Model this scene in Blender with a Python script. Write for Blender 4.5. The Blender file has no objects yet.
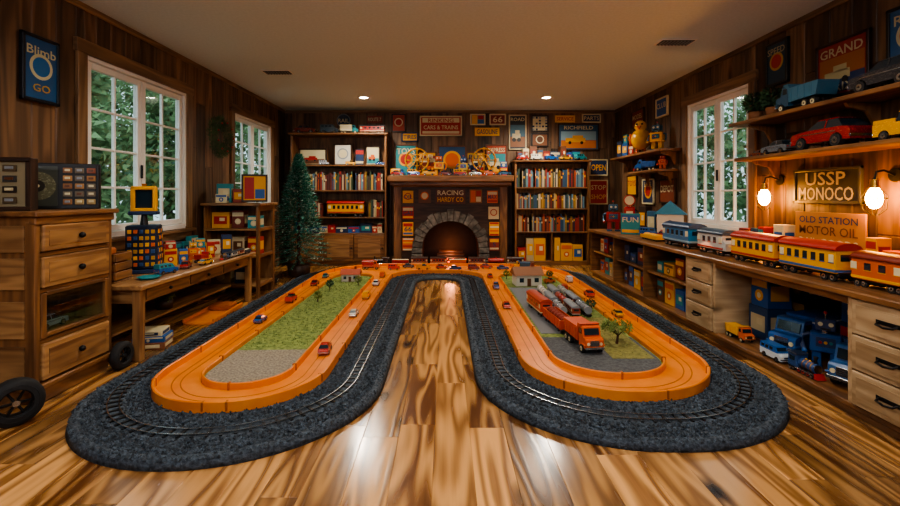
import bpy, math, random
import numpy as np
from mathutils import Vector, Matrix, Euler
random.seed(7); rng=np.random.default_rng(3)
SC=bpy.context.scene; COL=SC.collection
PI=math.pi
# ------------------------------------------------------------ materials
def lin(h):
    if not isinstance(h,str): return tuple(h)+(1,) if len(h)==3 else h
    h=h.lstrip('#'); o=[]
    for i in (0,2,4):
        c=int(h[i:i+2],16)/255; o.append(c/12.92 if c<=.04045 else ((c+.055)/1.055)**2.4)
    return tuple(o)+(1,)
_m={}
def paint(h,rough=.42,metal=0,emit=0,coat=0):
    k=('p',h,rough,metal,emit,coat)
    if k in _m: return _m[k]
    m=bpy.data.materials.new('paint_'+str(h).strip('#')); m.use_nodes=True
    nt=m.node_tree; b=nt.nodes['Principled BSDF']
    b.inputs['Base Color'].default_value=lin(h); b.inputs['Metallic'].default_value=metal
    b.inputs['Coat Weight'].default_value=coat
    n=nt.nodes.new('ShaderNodeTexNoise'); n.inputs['Scale'].default_value=25
    r=nt.nodes.new('ShaderNodeMapRange'); r.inputs[3].default_value=max(rough-.08,.02); r.inputs[4].default_value=rough+.1
    nt.links.new(n.outputs[0],r.inputs[0]); nt.links.new(r.outputs[0],b.inputs['Roughness'])
    if emit:
        b.inputs['Emission Color'].default_value=lin(h); b.inputs['Emission Strength'].default_value=emit
    _m[k]=m; return m
def wood(key,c1,c2,axis,across=9,along=.9,rough=.4,ring=34,tint=.5,knot=1.,coat=0.,cd='#2a150a',fib=.45,big=.4):
    m=bpy.data.materials.new(key+'_'+'xyz'[axis]); m.use_nodes=True; nt=m.node_tree; N=nt.nodes.new; Lk=nt.links.new
    b=nt.nodes['Principled BSDF']
    tc=N('ShaderNodeTexCoord'); at=N('ShaderNodeAttribute'); at.attribute_name='tint'
    sc=N('ShaderNodeVectorMath'); sc.operation='SCALE'; sc.inputs[0].default_value=(37,91,53); Lk(at.outputs['Fac'],sc.inputs['Scale'])
    ad=N('ShaderNodeVectorMath'); ad.operation='ADD'; Lk(tc.outputs['Object'],ad.inputs[0]); Lk(sc.outputs[0],ad.inputs[1])
    def mul(a,l):
        v=[a,a,a]; v[axis]=l
        q=N('ShaderNodeVectorMath'); q.operation='MULTIPLY'; Lk(ad.outputs[0],q.inputs[0]); q.inputs[1].default_value=v; return q
    n1=N('ShaderNodeTexNoise'); n1.inputs['Scale'].default_value=1; n1.inputs['Detail'].default_value=1.5; Lk(mul(across,along).outputs[0],n1.inputs['Vector'])
    n2=N('ShaderNodeTexNoise'); n2.inputs['Scale'].default_value=1; n2.inputs['Detail'].default_value=5; Lk(mul(across*14,along*3).outputs[0],n2.inputs['Vector'])
    n3=N('ShaderNodeTexNoise'); n3.inputs['Scale'].default_value=1; n3.inputs['Detail'].default_value=2; Lk(mul(across*.6,along*.5).outputs[0],n3.inputs['Vector'])
    a=N('ShaderNodeMath'); a.operation='MULTIPLY'; a.inputs[1].default_value=ring; Lk(n1.outputs[0],a.inputs[0])
    s=N('ShaderNodeMath'); s.operation='SINE'; Lk(a.outputs[0],s.inputs[0])
    mr=N('ShaderNodeMapRange'); mr.inputs[1].default_value=-1; mr.inputs[3].default_value=0; mr.inputs[4].default_value=1; Lk(s.outputs[0],mr.inputs[0])
    mx=N('ShaderNodeMix'); mx.inputs[0].default_value=fib; Lk(mr.outputs[0],mx.inputs[2]); Lk(n2.outputs[0],mx.inputs[3])
    m3=N('ShaderNodeMapRange'); m3.inputs[1].default_value=.35; m3.inputs[2].default_value=.7; Lk(n3.outputs[0],m3.inputs[0])
    mx2=N('ShaderNodeMix'); mx2.inputs[0].default_value=big; Lk(mx.outputs[0],mx2.inputs[2]); Lk(m3.outputs[0],mx2.inputs[3])
    cr=N('ShaderNodeValToRGB'); cr.color_ramp.elements[0].position=.15; cr.color_ramp.elements[0].color=lin(c1)
    cr.color_ramp.elements[1].position=.85; cr.color_ramp.elements[1].color=lin(c2); Lk(mx2.outputs[0],cr.inputs[0])
    vo=N('ShaderNodeTexVoronoi'); vo.inputs['Scale'].default_value=1; Lk(mul(across*.42,along*1.9).outputs[0],vo.inputs['Vector'])
    km=N('ShaderNodeMapRange'); km.inputs[1].default_value=.04; km.inputs[2].default_value=.16; km.inputs[3].default_value=.85*knot; km.inputs[4].default_value=0; Lk(vo.outputs['Distance'],km.inputs[0])
    kx=N('ShaderNodeMix'); kx.data_type='RGBA'; Lk(km.outputs[0],kx.inputs[0]); Lk(cr.outputs[0],kx.inputs[6]); kx.inputs[7].default_value=lin(cd)
    hs=N('ShaderNodeHueSaturation'); v=N('ShaderNodeMath'); v.operation='MULTIPLY_ADD'; v.inputs[1].default_value=tint; v.inputs[2].default_value=1-tint*.55
    Lk(at.outputs['Fac'],v.inputs[0]); Lk(v.outputs[0],hs.inputs['Value']); Lk(kx.outputs[2],hs.inputs['Color']); Lk(hs.outputs[0],b.inputs['Base Color'])
    rr=N('ShaderNodeMapRange'); rr.inputs[3].default_value=rough-.07; rr.inputs[4].default_value=rough+.12; Lk(mx2.outputs[0],rr.inputs[0]); Lk(rr.outputs[0],b.inputs['Roughness'])
    b.inputs['Coat Weight'].default_value=coat; b.inputs['Coat Roughness'].default_value=.16
    bp=N('ShaderNodeBump'); bp.inputs['Strength'].default_value=.12; bp.inputs['Distance'].default_value=.004; Lk(mx.outputs[0],bp.inputs['Height']); Lk(bp.outputs[0],b.inputs['Normal'])
    return m
def wood3(key,*a,**k): return tuple(wood(key,*a,axis=i,**k) for i in range(3))
WALLW=wood3('wall_plank','#77583d','#302116',across=7,along=.7,rough=.5,tint=1.0,knot=1)
FLOORW=wood('floor_plank','#d09c62','#5c3517',axis=1,across=7,along=.75,rough=.21,ring=42,tint=.85,knot=1.2,coat=.45,cd='#200e04',fib=.25,big=.3)
PINE=wood3('pine','#b08658','#6b462a',across=10,along=1.2,rough=.38,tint=.25,knot=.6)
LPINE=wood3('light_pine','#c4aa86','#8a6e4c',across=10,along=1.2,rough=.4,tint=.2,knot=.8)
OAK=wood3('oak','#91653e','#4f331e',across=10,along=1.2,rough=.38,tint=.25,knot=.5)
DARKW=wood3('dark_wood','#49301f','#25170f',across=10,along=1.,rough=.45,tint=.3,knot=.5)
TRIM=wood3('trim_wood','#92704e','#4e3825',across=9,along=.8,rough=.42,tint=.25,knot=.5)

def noisy(name,c1,c2,scale,rough=.9,bump=.5,dist=.02,tint=0,metal=0):
    m=bpy.data.materials.new(name); m.use_nodes=True; nt=m.node_tree; N=nt.nodes.new; Lk=nt.links.new; b=nt.nodes['Principled BSDF']
    tc=N('ShaderNodeTexCoord'); n=N('ShaderNodeTexNoise'); n.inputs['Scale'].default_value=scale; n.inputs['Detail'].default_value=6; Lk(tc.outputs['Object'],n.inputs['Vector'])
    cr=N('ShaderNodeValToRGB'); cr.color_ramp.elements[0].position=.35; cr.color_ramp.elements[1].position=.65; cr.color_ramp.elements[0].color=lin(c1); cr.color_ramp.elements[1].color=lin(c2); Lk(n.outputs[0],cr.inputs[0])
    hs=N('ShaderNodeHueSaturation'); at=N('ShaderNodeAttribute'); at.attribute_name='tint'; v=N('ShaderNodeMath'); v.operation='MULTIPLY_ADD'; v.inputs[1].default_value=tint; v.inputs[2].default_value=1-tint*.5
    Lk(at.outputs['Fac'],v.inputs[0]); Lk(v.outputs[0],hs.inputs['Value']); Lk(cr.outputs[0],hs.inputs['Color']); Lk(hs.outputs[0],b.inputs['Base Color'])
    b.inputs['Roughness'].default_value=rough; b.inputs['Metallic'].default_value=metal
    bp=N('ShaderNodeBump'); bp.inputs['Strength'].default_value=bump; bp.inputs['Distance'].default_value=dist; Lk(n.outputs[0],bp.inputs['Height']); Lk(bp.outputs[0],b.inputs['Normal'])
    return m
CEIL=noisy('ceiling_paint','#cfdce0','#d6e2e6',40,.85,.1,.002)
BALL=noisy('ballast','#272f38','#46515c',60,.8,.8,.02,tint=1.1)
STONE=noisy('field_stone','#45433f','#716d65',14,.85,.8,.02,tint=.7)
GRASS=noisy('grass_flock','#56682f','#879450',30,.95,.8,.02,tint=.5)
SAND=noisy('gravel_patch','#6f675a','#9a9080',70,.95,.8,.01)
NEED=noisy('needles','#21665a','#4d9c86',20,.6,.1,.01,tint=1.)
NEEDO=noisy('needles_dark','#24402c','#4a6b44',3,.8,.1,.01,tint=1.)
LEAFM=noisy('forest_leaves','#5c7a50','#94ac7c',1,.9,.1,.01,tint=.9)
FROST=noisy('frost','#9fc0b8','#dfe8e4',20,.7,.1,.01)
ORANGE=noisy('orange_plastic','#d87720','#e48a34',6,.33,.05,.002,tint=.1)
ORANGE2=paint('#a8560f',.4)
BLACK=paint('#121214',.45); RUBBER=paint('#1c1d1f',.75); STEEL=paint('#b9bcc0',.22,1.); IRON=paint('#2b2b2c',.45,.8); BRASS=paint('#b98a3c',.3,1.)
WHITE=paint('#e8e6df',.4); CREAM=paint('#d8cba4',.5); GLASSD=paint('#1b2b36',.08,0,0,.6)
RED='#a8231a'; BLUE='#1f5596'; YEL='#dfa01c'; ORG='#d05f1c'; TEAL='#23828a'; GRN='#3a6b2c'; NAVY='#1c3156'; CRM='#cfc29a'; BRN='#633c22'; GRY='#858b90'
def glassmat():
    m=bpy.data.materials.new('window_glass'); m.use_nodes=True; nt=m.node_tree; nt.nodes.remove(nt.nodes['Principled BSDF'])
    t=nt.nodes.new('ShaderNodeBsdfTransparent'); g=nt.nodes.new('ShaderNodeBsdfGlossy'); g.inputs['Roughness'].default_value=.03
    t.inputs[0].default_value=(.93,.97,.98,1)
    x=nt.nodes.new('ShaderNodeMixShader'); x.inputs[0].default_value=.05
    nt.links.new(t.outputs[0],x.inputs[1]); nt.links.new(g.outputs[0],x.inputs[2]); nt.links.new(x.outputs[0],nt.nodes['Material Output'].inputs[0]); return m
GLASS=glassmat()
# ------------------------------------------------------------ builder
_tc={}
def textmesh(s):
    if s in _tc: return _tc[s]
    c=bpy.data.curves.new('t','FONT'); c.body=s; c.size=1; c.resolution_u=2; c.align_x='CENTER'; c.offset=.012
    o=bpy.data.objects.new('t',c); COL.objects.link(o)
    dg=bpy.context.evaluated_depsgraph_get(); dg.update(); me=bpy.data.meshes.new_from_object(o.evaluated_get(dg))
    v=[tuple(q.co) for q in me.vertices]; f=[tuple(p.vertices) for p in me.polygons]
    bpy.data.objects.remove(o); bpy.data.curves.remove(c); bpy.data.meshes.remove(me)
    if v:
        xs=[q[0] for q in v]; ys=[q[1] for q in v]; cx=(min(xs)+max(xs))/2; cy=(min(ys)+max(ys))/2
        w=max(xs)-min(xs); h=max(ys)-min(ys); v=[(a-cx,b-cy) for a,b,_ in v]
    else: w=h=1
    _tc[s]=(v,f,w,h); return _tc[s]
class B:
    def __init__(s): s.v=[];s.f=[];s.m=[];s.t=[];s.s=[];s.mats=[];s.M=Matrix()
    def mi(s,m):
        if isinstance(m,str): m=paint(m)
        if m not in s.mats: s.mats.append(m)
        return s.mats.index(m)
    def add(s,V,F,mat,smooth=False,tint=None):
        if isinstance(mat,tuple): mat=mat[2]
        k=len(s.v); i=s.mi(mat); t=random.random() if tint is None else tint
        s.v+=[tuple(s.M@Vector(v)) for v in V]
        for f in F: s.f.append([k+a for a in f]); s.m.append(i); s.t.append(t); s.s.append(smooth)
    def box(s,c,d,mat,bev=.003,rot=None,tint=None):
        if isinstance(mat,tuple): mat=mat[max(range(3),key=lambda i:d[i])]
        h=[max(q/2,1e-5) for q in d]; b=min(bev,min(h)*.45)
        R=Euler(rot).to_matrix() if rot else None; V=[];F=[]
        cs=[(x,y,z) for x in(-1,1) for y in(-1,1) for z in(-1,1)]
        if b<=0:
            V=[[cc[i]*h[i] for i in range(3)] for cc in cs]
            for a in range(3):
                for sg in(-1,1):
                    q=[k for k,cc in enumerate(cs) if cc[a]==sg]; F.append([q[0],q[1],q[3],q[2]])
        else:
            for cc in cs:
                for a in range(3): V.append([cc[i]*(h[i] if i==a else h[i]-b) for i in range(3)])
            for a in range(3):
                for sg in(-1,1):
                    q=[k for k,cc in enumerate(cs) if cc[a]==sg]; F.append([q[0]*3+a,q[1]*3+a,q[3]*3+a,q[2]*3+a])
            for e in range(3):
                a,bb=[i for i in range(3) if i!=e]
                for k,cc in enumerate(cs):
                    if cc[e]==-1:
                        k2=cs.index(tuple(1 if i==e else cc[i] for i in range(3)))
                        F.append([k*3+a,k2*3+a,k2*3+bb,k*3+bb])
            for k in range(8): F.append([k*3,k*3+1,k*3+2])
        G=[]
        for f in F:
            p=[Vector(V[i]) for i in f]; n=(p[1]-p[0]).cross(p[2]-p[0]); cen=sum(p,Vector())/len(p)
            G.append(f if n.dot(cen)>0 else f[::-1])
        V=[Vector(v) for v in V]
        if R: V=[R@v for v in V]
        c=Vector(c); s.add([v+c for v in V],G,mat,False,tint)
    def b2(s,x0,x1,y0,y1,z0,z1,mat,bev=.003,tint=None): s.box(((x0+x1)/2,(y0+y1)/2,(z0+z1)/2),(x1-x0,y1-y0,z1-z0),mat,bev,None,tint)
    def cyl(s,p0,p1,r0,r1,mat,n=16,smooth=True,tint=None):
        p0=Vector(p0);p1=Vector(p1); d=(p1-p0).normalized(); u=d.orthogonal().normalized(); w=d.cross(u)
        V=[]
        for p,r in((p0,r0),(p1,r1)):
            for i in range(n): a=2*PI*i/n; V.append(p+(u*math.cos(a)+w*math.sin(a))*r)
        s.add(V,[[i,(i+1)%n,n+(i+1)%n,n+i] for i in range(n)],mat,smooth,tint)
        s.add(V[:n],[list(range(n))[::-1]],mat,False,tint); s.add(V[n:],[list(range(n))],mat,False,tint)
    def lathe(s,prof,mat,c=(0,0,0),n=20,axis=2,smooth=True):
        V=[];c=Vector(c)
        for r,z in prof:
            for i in range(n):
                a=2*PI*i/n
                q=(r*math.cos(a),r*math.sin(a),z) if axis==2 else ((r*math.sin(a),z,r*math.cos(a)) if axis==1 else (z,r*math.cos(a),r*math.sin(a)))
                V.append(c+Vector(q))
        F=[[k*n+i,k*n+(i+1)%n,(k+1)*n+(i+1)%n,(k+1)*n+i] for k in range(len(prof)-1) for i in range(n)]
        s.add(V,F,mat,smooth)
    def ball(s,c,r,mat,sc=(1,1,1),n=12):
        V=[];F=[];m=n//2
        for j in range(m+1):
            t=PI*j/m
            for i in range(n): a=2*PI*i/n; V.append((c[0]+r*sc[0]*math.sin(t)*math.cos(a),c[1]+r*sc[1]*math.sin(t)*math.sin(a),c[2]+r*sc[2]*math.cos(t)))
        for j in range(m):
            for i in range(n): F.append([j*n+i,(j+1)*n+i,(j+1)*n+(i+1)%n,j*n+(i+1)%n])
        s.add(V,F,mat,True)
    def prism(s,poly,h0,h1,mat,axis=2,smooth=False):
        def mk(p,h): return (h,p[0],p[1]) if axis==0 else ((p[0],h,p[1]) if axis==1 else (p[0],p[1],h))
        n=len(poly); A=sum(poly[i][0]*poly[(i+1)%n][1]-poly[(i+1)%n][0]*poly[i][1] for i in range(n))
        if A<0: poly=poly[::-1]
        V=[mk(p,h0) for p in poly]+[mk(p,h1) for p in poly]
        F=[list(range(n))[::-1],list(range(n,2*n))]+[[i,(i+1)%n,n+(i+1)%n,n+i] for i in range(n)]
        if axis==1: F=[f[::-1] for f in F]
        t=random.random(); s.add(V,F[:2],mat,False,t); s.add(V,F[2:],mat,smooth,t)
    def fr(s,a,z0,b,z1,mat):
        V=[(a[0],a[2],z0),(a[1],a[2],z0),(a[1],a[3],z0),(a[0],a[3],z0),(b[0],b[2],z1),(b[1],b[2],z1),(b[1],b[3],z1),(b[0],b[3],z1)]
        s.add(V,[[3,2,1,0],[4,5,6,7],[0,1,5,4],[1,2,6,5],[2,3,7,6],[3,0,4,7]],mat)
    def tube(s,pts,r,mat,n=8,closed=False):
        P=[Vector(p) for p in pts];V=[];N=len(P)
        for i in range(N):
            t=(P[(i+1)%N]-P[i-1]) if closed or 0<i<N-1 else (P[1]-P[0] if i==0 else P[-1]-P[-2])
            t.normalize(); u=t.cross(Vector((0.31,.17,1))).normalized(); w=t.cross(u)
            for k in range(n): a=2*PI*k/n; V.append(P[i]+(u*math.cos(a)+w*math.sin(a))*r)
        F=[[i*n+k,i*n+(k+1)%n,((i+1)%N)*n+(k+1)%n,((i+1)%N)*n+k] for i in range(N if closed else N-1) for k in range(n)]
        s.add(V,F,mat,True)
    def ring(s,c,R,r,mat,axis=1,n=24,m=8):
        P=[]
        for i in range(n):
            a=2*PI*i/n; q=(R*math.cos(a),R*math.sin(a))
            P.append((c[0],c[1]+q[0],c[2]+q[1]) if axis==0 else ((c[0]+q[0],c[1],c[2]+q[1]) if axis==1 else (c[0]+q[0],c[1]+q[1],c[2])))
        s.tube(P,r,mat,m,True)
    def sweep(s,path,prof,mat,smooth=False):
        n=len(path);k=len(prof);V=[]
        for i in range(n):
            a=path[i-1];b=path[(i+1)%n]; tx,ty=b[0]-a[0],b[1]-a[1]; l=math.hypot(tx,ty) or 1; nx,ny=-ty/l,tx/l
            for o,z in prof: V.append((path[i][0]+nx*o,path[i][1]+ny*o,z))
        F=[[i*k+j,((i+1)%n)*k+j,((i+1)%n)*k+(j+1)%k,i*k+(j+1)%k] for i in range(n) for j in range(k)]
        s.add(V,F,mat,smooth)
    def text(s,st,c,h,maxw,mat,y=0):
        v,f,w,hh=textmesh(st); k=h/hh; kx=min(k,maxw/w) if w*k>maxw else min(k*1.25,maxw/w)
        s.add([(c[0]+a*kx,y,c[1]+b*k) for a,b in v],f,mat)
    def wheel(s,c,r,w,hub=None,axis=1):
        d=Vector((0,1,0)) if axis==1 else Vector((1,0,0)); c=Vector(c)
        s.cyl(c-d*w/2,c+d*w/2,r,r,RUBBER,16); s.cyl(c-d*(w/2+.0015),c+d*(w/2+.0015),r*.58,r*.58,hub or STEEL,12); s.cyl(c-d*(w/2+.003),c+d*(w/2+.003),r*.2,r*.2,BLACK,8)
    def done(s,name,loc=(0,0,0),rz=0,rx=0):
        me=bpy.data.meshes.new(name); me.from_pydata(s.v,[],s.f)
        for m in s.mats: me.materials.append(m)
        me.polygons.foreach_set('material_index',s.m); me.polygons.foreach_set('use_smooth',s.s)
        a=me.attributes.new('tint','FLOAT','FACE'); a.data.foreach_set('value',s.t); me.update()
        o=bpy.data.objects.new(name,me); o.location=loc; o.rotation_euler=(rx,0,rz); COL.objects.link(o); return o
RX,LX,BY,HT=2.91,-2.74,7.70,2.60
# ------------------------------------------------------------ shell
def wall(name,u0,u1,mp,ops=(),seed=1):
    rd=random.Random(seed); b=B(); cuts=[u0]; u=u0
    while u<u1-.12:
        u+=rd.uniform(.15,.25); cuts.append(min(u,u1))
    cuts[-1]=u1
    for o in ops:
        cuts=[c for c in cuts if abs(c-o[0])>.05 and abs(c-o[1])>.05]+[o[0],o[1]]
    cuts=sorted(set(cuts))
    for a,c in zip(cuts,cuts[1:]):
        m=(a+c)/2; spans=[(0,HT)]
        for o in ops:
            if o[0]<m<o[1]: spans=[(0,o[2]),(o[3],HT)]
        for z0,z1 in spans:
            zz=[z0,z1]
            if z1-z0>1.5: zz=[z0,rd.uniform(z0+.4,z1-.4),z1]
            for p,q in zip(zz,zz[1:]):
                A=mp(a,0,p);C=mp(c,.05,q)
                b.b2(min(A[0],C[0]),max(A[0],C[0]),min(A[1],C[1]),max(A[1],C[1]),p,q,WALLW[2],.007)
    b.done(name)
W1=(3.42,4.75,.82,2.22); W2=(5.82,7.05,.95,2.22); W3=(4.28,5.38,.80,2.22)
wall('wall_left',-1.6,BY,lambda u,d,z:(LX-d,u,z),[W1,W2],1)
wall('wall_right',-1.6,BY,lambda u,d,z:(RX+d,u,z),[W3],2)
wall('wall_back',LX-.05,RX+.05,lambda u,d,z:(u,BY+d,z),[],3)
wall('wall_front',LX-.05,RX+.05,lambda u,d,z:(u,-1.6-d,z),[],4)
b=B(); rd=random.Random(5); x=LX-.05
while x<RX+.05:
    w=rd.choice([.15,.17,.19]); x1=min(x+w,RX+.05); y=-1.65-rd.uniform(0,1)
    while y<BY+.05:
        y1=y+rd.uniform(.7,1.6)
        if y1>-1.64 and x1-x>.01: b.b2(x,x1,max(y,-1.65),min(y1,BY+.05),-.03,0,FLOORW,.002,tint=rd.random())
        y=y1
    x=x1
b.done('floor')
b=B(); b.b2(LX-.05,RX+.05,-1.65,BY+.05,HT,HT+.05,CEIL,0); b.done('ceiling')
for nm,a in(('left',(LX,LX+.018,-1.6,BY)),('right',(RX-.018,RX,-1.6,BY)),('back',(LX+.02,RX-.02,BY-.018,BY))):
    b=B(); b.b2(*a,0,.11,TRIM,.004); b.done('baseboard_'+nm)
    b=B(); b.b2(*a,HT-.05,HT,TRIM,.004); b.done('trim_crown_'+nm)
def window(name,side,o):
    b=B(); y0,y1,z0,z1=o; s=1 if side=='L' else -1; X=LX if side=='L' else RX
    def bx(d0,d1,a,c,p,q,mat,bev=.003):
        xa,xb=X+s*d0,X+s*d1; b.b2(min(xa,xb),max(xa,xb),a,c,p,q,mat,bev)
    t=.09
    bx(.001,.028,y0-t,y0,z0-.02,z1+t,TRIM); bx(.001,.028,y1,y1+t,z0-.02,z1+t,TRIM); bx(.001,.034,y0-t-.02,y1+t+.02,z1,z1+t+.01,TRIM)
    bx(.001,.06,y0-t-.02,y1+t+.02,z0-.05,z0-.02,TRIM); bx(.001,.02,y0-t,y1+t,z0-.13,z0-.05,TRIM)
    e=.001
    bx(-.09,.012,y0+e,y0+.03,z0,z1,WHITE); bx(-.09,.012,y1-.03,y1-e,z0,z1,WHITE); bx(-.09,.012,y0+.03,y1-.03,z1-.03,z1-e,WHITE); bx(-.09,.02,y0+.03,y1-.03,z0-.018,z0+.03,WHITE)
    ym=(y0+y1)/2
    for a,c in((y0+.035,ym-.004),(ym+.004,y1-.035)):
        p,q=z0+.035,z1-.035; f=.05
        bx(-.055,-.012,a,a+f,p,q,WHITE); bx(-.055,-.012,c-f,c,p,q,WHITE); bx(-.055,-.012,a+f,c-f,p,p+f,WHITE); bx(-.055,-.012,a+f,c-f,q-f,q,WHITE)
        bx(-.048,-.02,(a+c)/2-.009,(a+c)/2+.009,p+f,q-f,WHITE,.002)
        for k in(1,2,3):
            z=p+f+(q-p-2*f)*k/4; bx(-.047,-.021,a+f,c-f,z-.009,z+.009,WHITE,.002)
        bx(-.036,-.032,a+f,c-f,p+f,q-f,GLASS,0)
    bx(-.005,.012,ym-.03,ym-.012,1.3,1.42,IRON)
    b.done(name)
    l=bpy.data.lights.new(name+'_portal','AREA'); l.shape='RECTANGLE'; l.size=z1-z0; l.size_y=y1-y0
    try: l.cycles.is_portal=True
    except Exception: pass
    ob=bpy.data.objects.new(name+'_portal',l); ob.location=(X-s*.1,(y0+y1)/2,(z0+z1)/2); ob.rotation_euler=(0,-s*PI/2,0); COL.objects.link(ob)
window('window_1','L',W1); window('window_2','L',W2); window('window_3','R',W3)
# ------------------------------------------------------------ lights / fixtures
def lamp(name,typ,loc,power,color,size=.1,rot=(0,0,0),spot=None):
    l=bpy.data.lights.new(name,typ); l.energy=power; l.color=color
    if typ=='AREA': l.shape='DISK'; l.size=size
    elif typ=='SPOT': l.shadow_soft_size=size; l.spot_size=spot; l.spot_blend=.7
    else: l.shadow_soft_size=size
    o=bpy.data.objects.new(name,l); o.location=loc; o.rotation_euler=rot; COL.objects.link(o); return o
GLOW=paint('#fff0dc',.4,0,40.)
def downlight(x,y,p):
    b=B(); b.lathe([(.06,-.001),(.09,-.001),(.095,-.006),(.09,-.012),(.065,-.014),(.06,-.006)],WHITE,n=28)
    b.cyl((0,0,-.002),(0,0,-.008),.059,.059,GLOW,28); o=b.done('recessed_ceiling_light',(x,y,HT))
    l=lamp('downlight_beam','SPOT',(0,0,-.02),p,(1,.9,.75),.09,(0,0,0),math.radians(162)); l.parent=o
for x,y,p in((-1.2,6.66,180),(1.5,6.66,180),(-1.25,3.0,105),(1.3,3.0,105),(-1.0,.9,60),(1.0,.9,60)): downlight(x,y,p)
GLB=paint('#f3f5ff',.4,0,60.)
for x in(-1.1,1.1):
    b=B(); b.cyl((0,0,0),(0,0,-.03),.06,.06,BRASS); b.cyl((0,0,-.03),(0,0,-.4),.006,.006,BRASS,8); b.lathe([(.04,-.38),(.07,-.4),(.07,-.42)],BRASS); b.ball((0,0,-.56),.16,GLB,n=28); b.done('unseen_fill_globe',(x,-.75,HT-.001))  # unseen globes added behind the camera as frontal fill and to light the ceiling
for x,y in((-1.97,5.3),(2.18,4.26)):
    b=B(); b.b2(-.17,.17,-.085,.085,-.008,-.001,WHITE,.003); b.b2(-.15,.15,-.07,.07,-.01,-.008,BLACK,0)
    for i in range(9): b.box((-.13+i*.0325,0,-.014),(.012,.13,.006),GRY,.001,(0,.5,0))
    b.done('ceiling_vent',(x,y,HT))
# ------------------------------------------------------------ track
def rpoly(pts,seg=16):
    out=[];n=len(pts)
    for i in range(n):
        c=Vector(pts[i][:2]);r=pts[i][2];d1=(Vector(pts[i-1][:2])-c).normalized();d2=(Vector(pts[(i+1)%n][:2])-c).normalized()
        an=math.acos(max(-1,min(1,d1.dot(d2))));t=r/math.tan(an/2);ce=c+(d1+d2).normalized()*r/math.sin(an/2)
        e0=c+d1*t-ce; e1=c+d2*t-ce; a0=math.atan2(e0.y,e0.x);a1=math.atan2(e1.y,e1.x);da=(a1-a0+PI)%(2*PI)-PI
        for k in range(seg+1): a=a0+da*k/seg; out.append((ce.x+r*math.cos(a),ce.y+r*math.sin(a)))
    return out
def resamp(P,ds=.04):
    P=np.array(P+[P[0]]);D=np.diff(P,axis=0);d=np.hypot(D[:,0],D[:,1]);s=np.r_[0,np.cumsum(d)];n=int(s[-1]/ds);t=np.linspace(0,s[-1],n,endpoint=False)
    return list(zip(np.interp(t,s,P[:,0]).tolist(),np.interp(t,s,P[:,1]).tolist()))
A_=resamp(rpoly([(-2.0,1.88,.8),(-2.0,7.14,1.2),(1.97,7.14,1.1),(1.97,2.02,.86),(.2,2.02,.8),(.2,6.1,.28),(-.38,6.1,.28),(-.38,1.88,.8)]),.04)
B_=resamp(rpoly([(-1.72,2.3,.48),(-1.72,6.98,.95),(1.68,6.98,.9),(1.68,2.43,.58),(.5,2.43,.55),(.5,6.38,.45),(-.72,6.38,.45),(-.72,2.3,.48)]),.04)
M_=resamp(rpoly([(-1.86,2.09,.64),(-1.86,7.06,1.05),(1.825,7.06,1.),(1.825,2.23,.72),(.35,2.23,.68),(.35,6.25,.36),(-.55,6.25,.36),(-.55,2.09,.64)]),.03)
C1=resamp(rpoly([(-1.47,2.55,.25),(-1.47,6.1,.2),(-.95,6.1,.2),(-.95,2.55,.25)]),.04)
C2=resamp(rpoly([(.72,2.7,.34),(.72,6.1,.2),(1.44,6.1,.2),(1.44,2.7,.34)]),.04)
b=B(); 
b.prism([(p[0],p[1]) for p in A_],.001,.034,BALL,2,True)
b.sweep(A_,[(-.05,.034),(-.03,.046),(.0,.04),(.012,.001),(-.05,.001)],BALL,True)
b.sweep(M_,[(-.06,.034),(-.045,.041),(.045,.041),(.06,.034)],BALL)
for i in range(0,len(M_),2):
    p=M_[i];q=M_[(i+1)%len(M_)];b.box((p[0],p[1],.0435),(.014,.08,.006),BLACK,0,(0,0,math.atan2(q[1]-p[1],q[0]-p[0])))
for o in(-.026,.026): b.sweep(M_,[(o-.003,.045),(o-.003,.054),(o+.003,.054),(o+.003,.045)],STEEL)
b.done('model_railway_track')
def inside(P,poly):
    px,py=P[:,0],P[:,1]; q=np.array(poly); c=np.zeros(len(P),bool); j=len(q)-1
    for i in range(len(q)):
        xi,yi=q[i];xj,yj=q[j]
        if yi!=yj: c^=((yi>py)!=(yj>py))&(px<(xj-xi)*(py-yi)/(yj-yi)+xi)
        j=i
    return c
def scatter_stones(name,P,size,mat,z):
    n=len(P); oc=np.array([(1,0,0),(-1,0,0),(0,1,0),(0,-1,0),(0,0,1),(0,0,-1.)]); F=np.array([(0,2,4),(2,1,4),(1,3,4),(3,0,4),(2,0,5),(1,2,5),(3,1,5),(0,3,5)])
    s=size*rng.uniform(.6,1.4,(n,1,3)); V=oc[None]*s+rng.normal(0,size*.18,(n,6,3)); a=rng.uniform(0,6.28,n); ca,sa=np.cos(a)[:,None],np.sin(a)[:,None]
    x=V[...,0]*ca-V[...,1]*sa; y=V[...,0]*sa+V[...,1]*ca; zz=V[...,2]*.8
    V=np.stack([x+P[:,0:1],y+P[:,1:2],zz+z+rng.uniform(-.3,.5,(n,1))*size],-1).reshape(-1,3)
    FF=(F[None]+6*np.arange(n)[:,None,None]).reshape(-1,3)
    me=bpy.data.meshes.new(name); me.from_pydata(V.tolist(),[],FF.tolist()); me.materials.append(mat)
    at=me.attributes.new('tint','FLOAT','FACE'); at.data.foreach_set('value',np.repeat(rng.random(n),8).astype('f')); me.update()
    o=bpy.data.objects.new(name,me); COL.objects.link(o); return o
P=np.stack([rng.uniform(-2.05,2.06,110000),1.85+5.35*rng.random(110000)**1.5],-1)
P=P[inside(P,A_)&~inside(P,B_)]; Mp=np.array(M_)[::2]; Bp=np.array(B_); keep=[]
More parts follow.
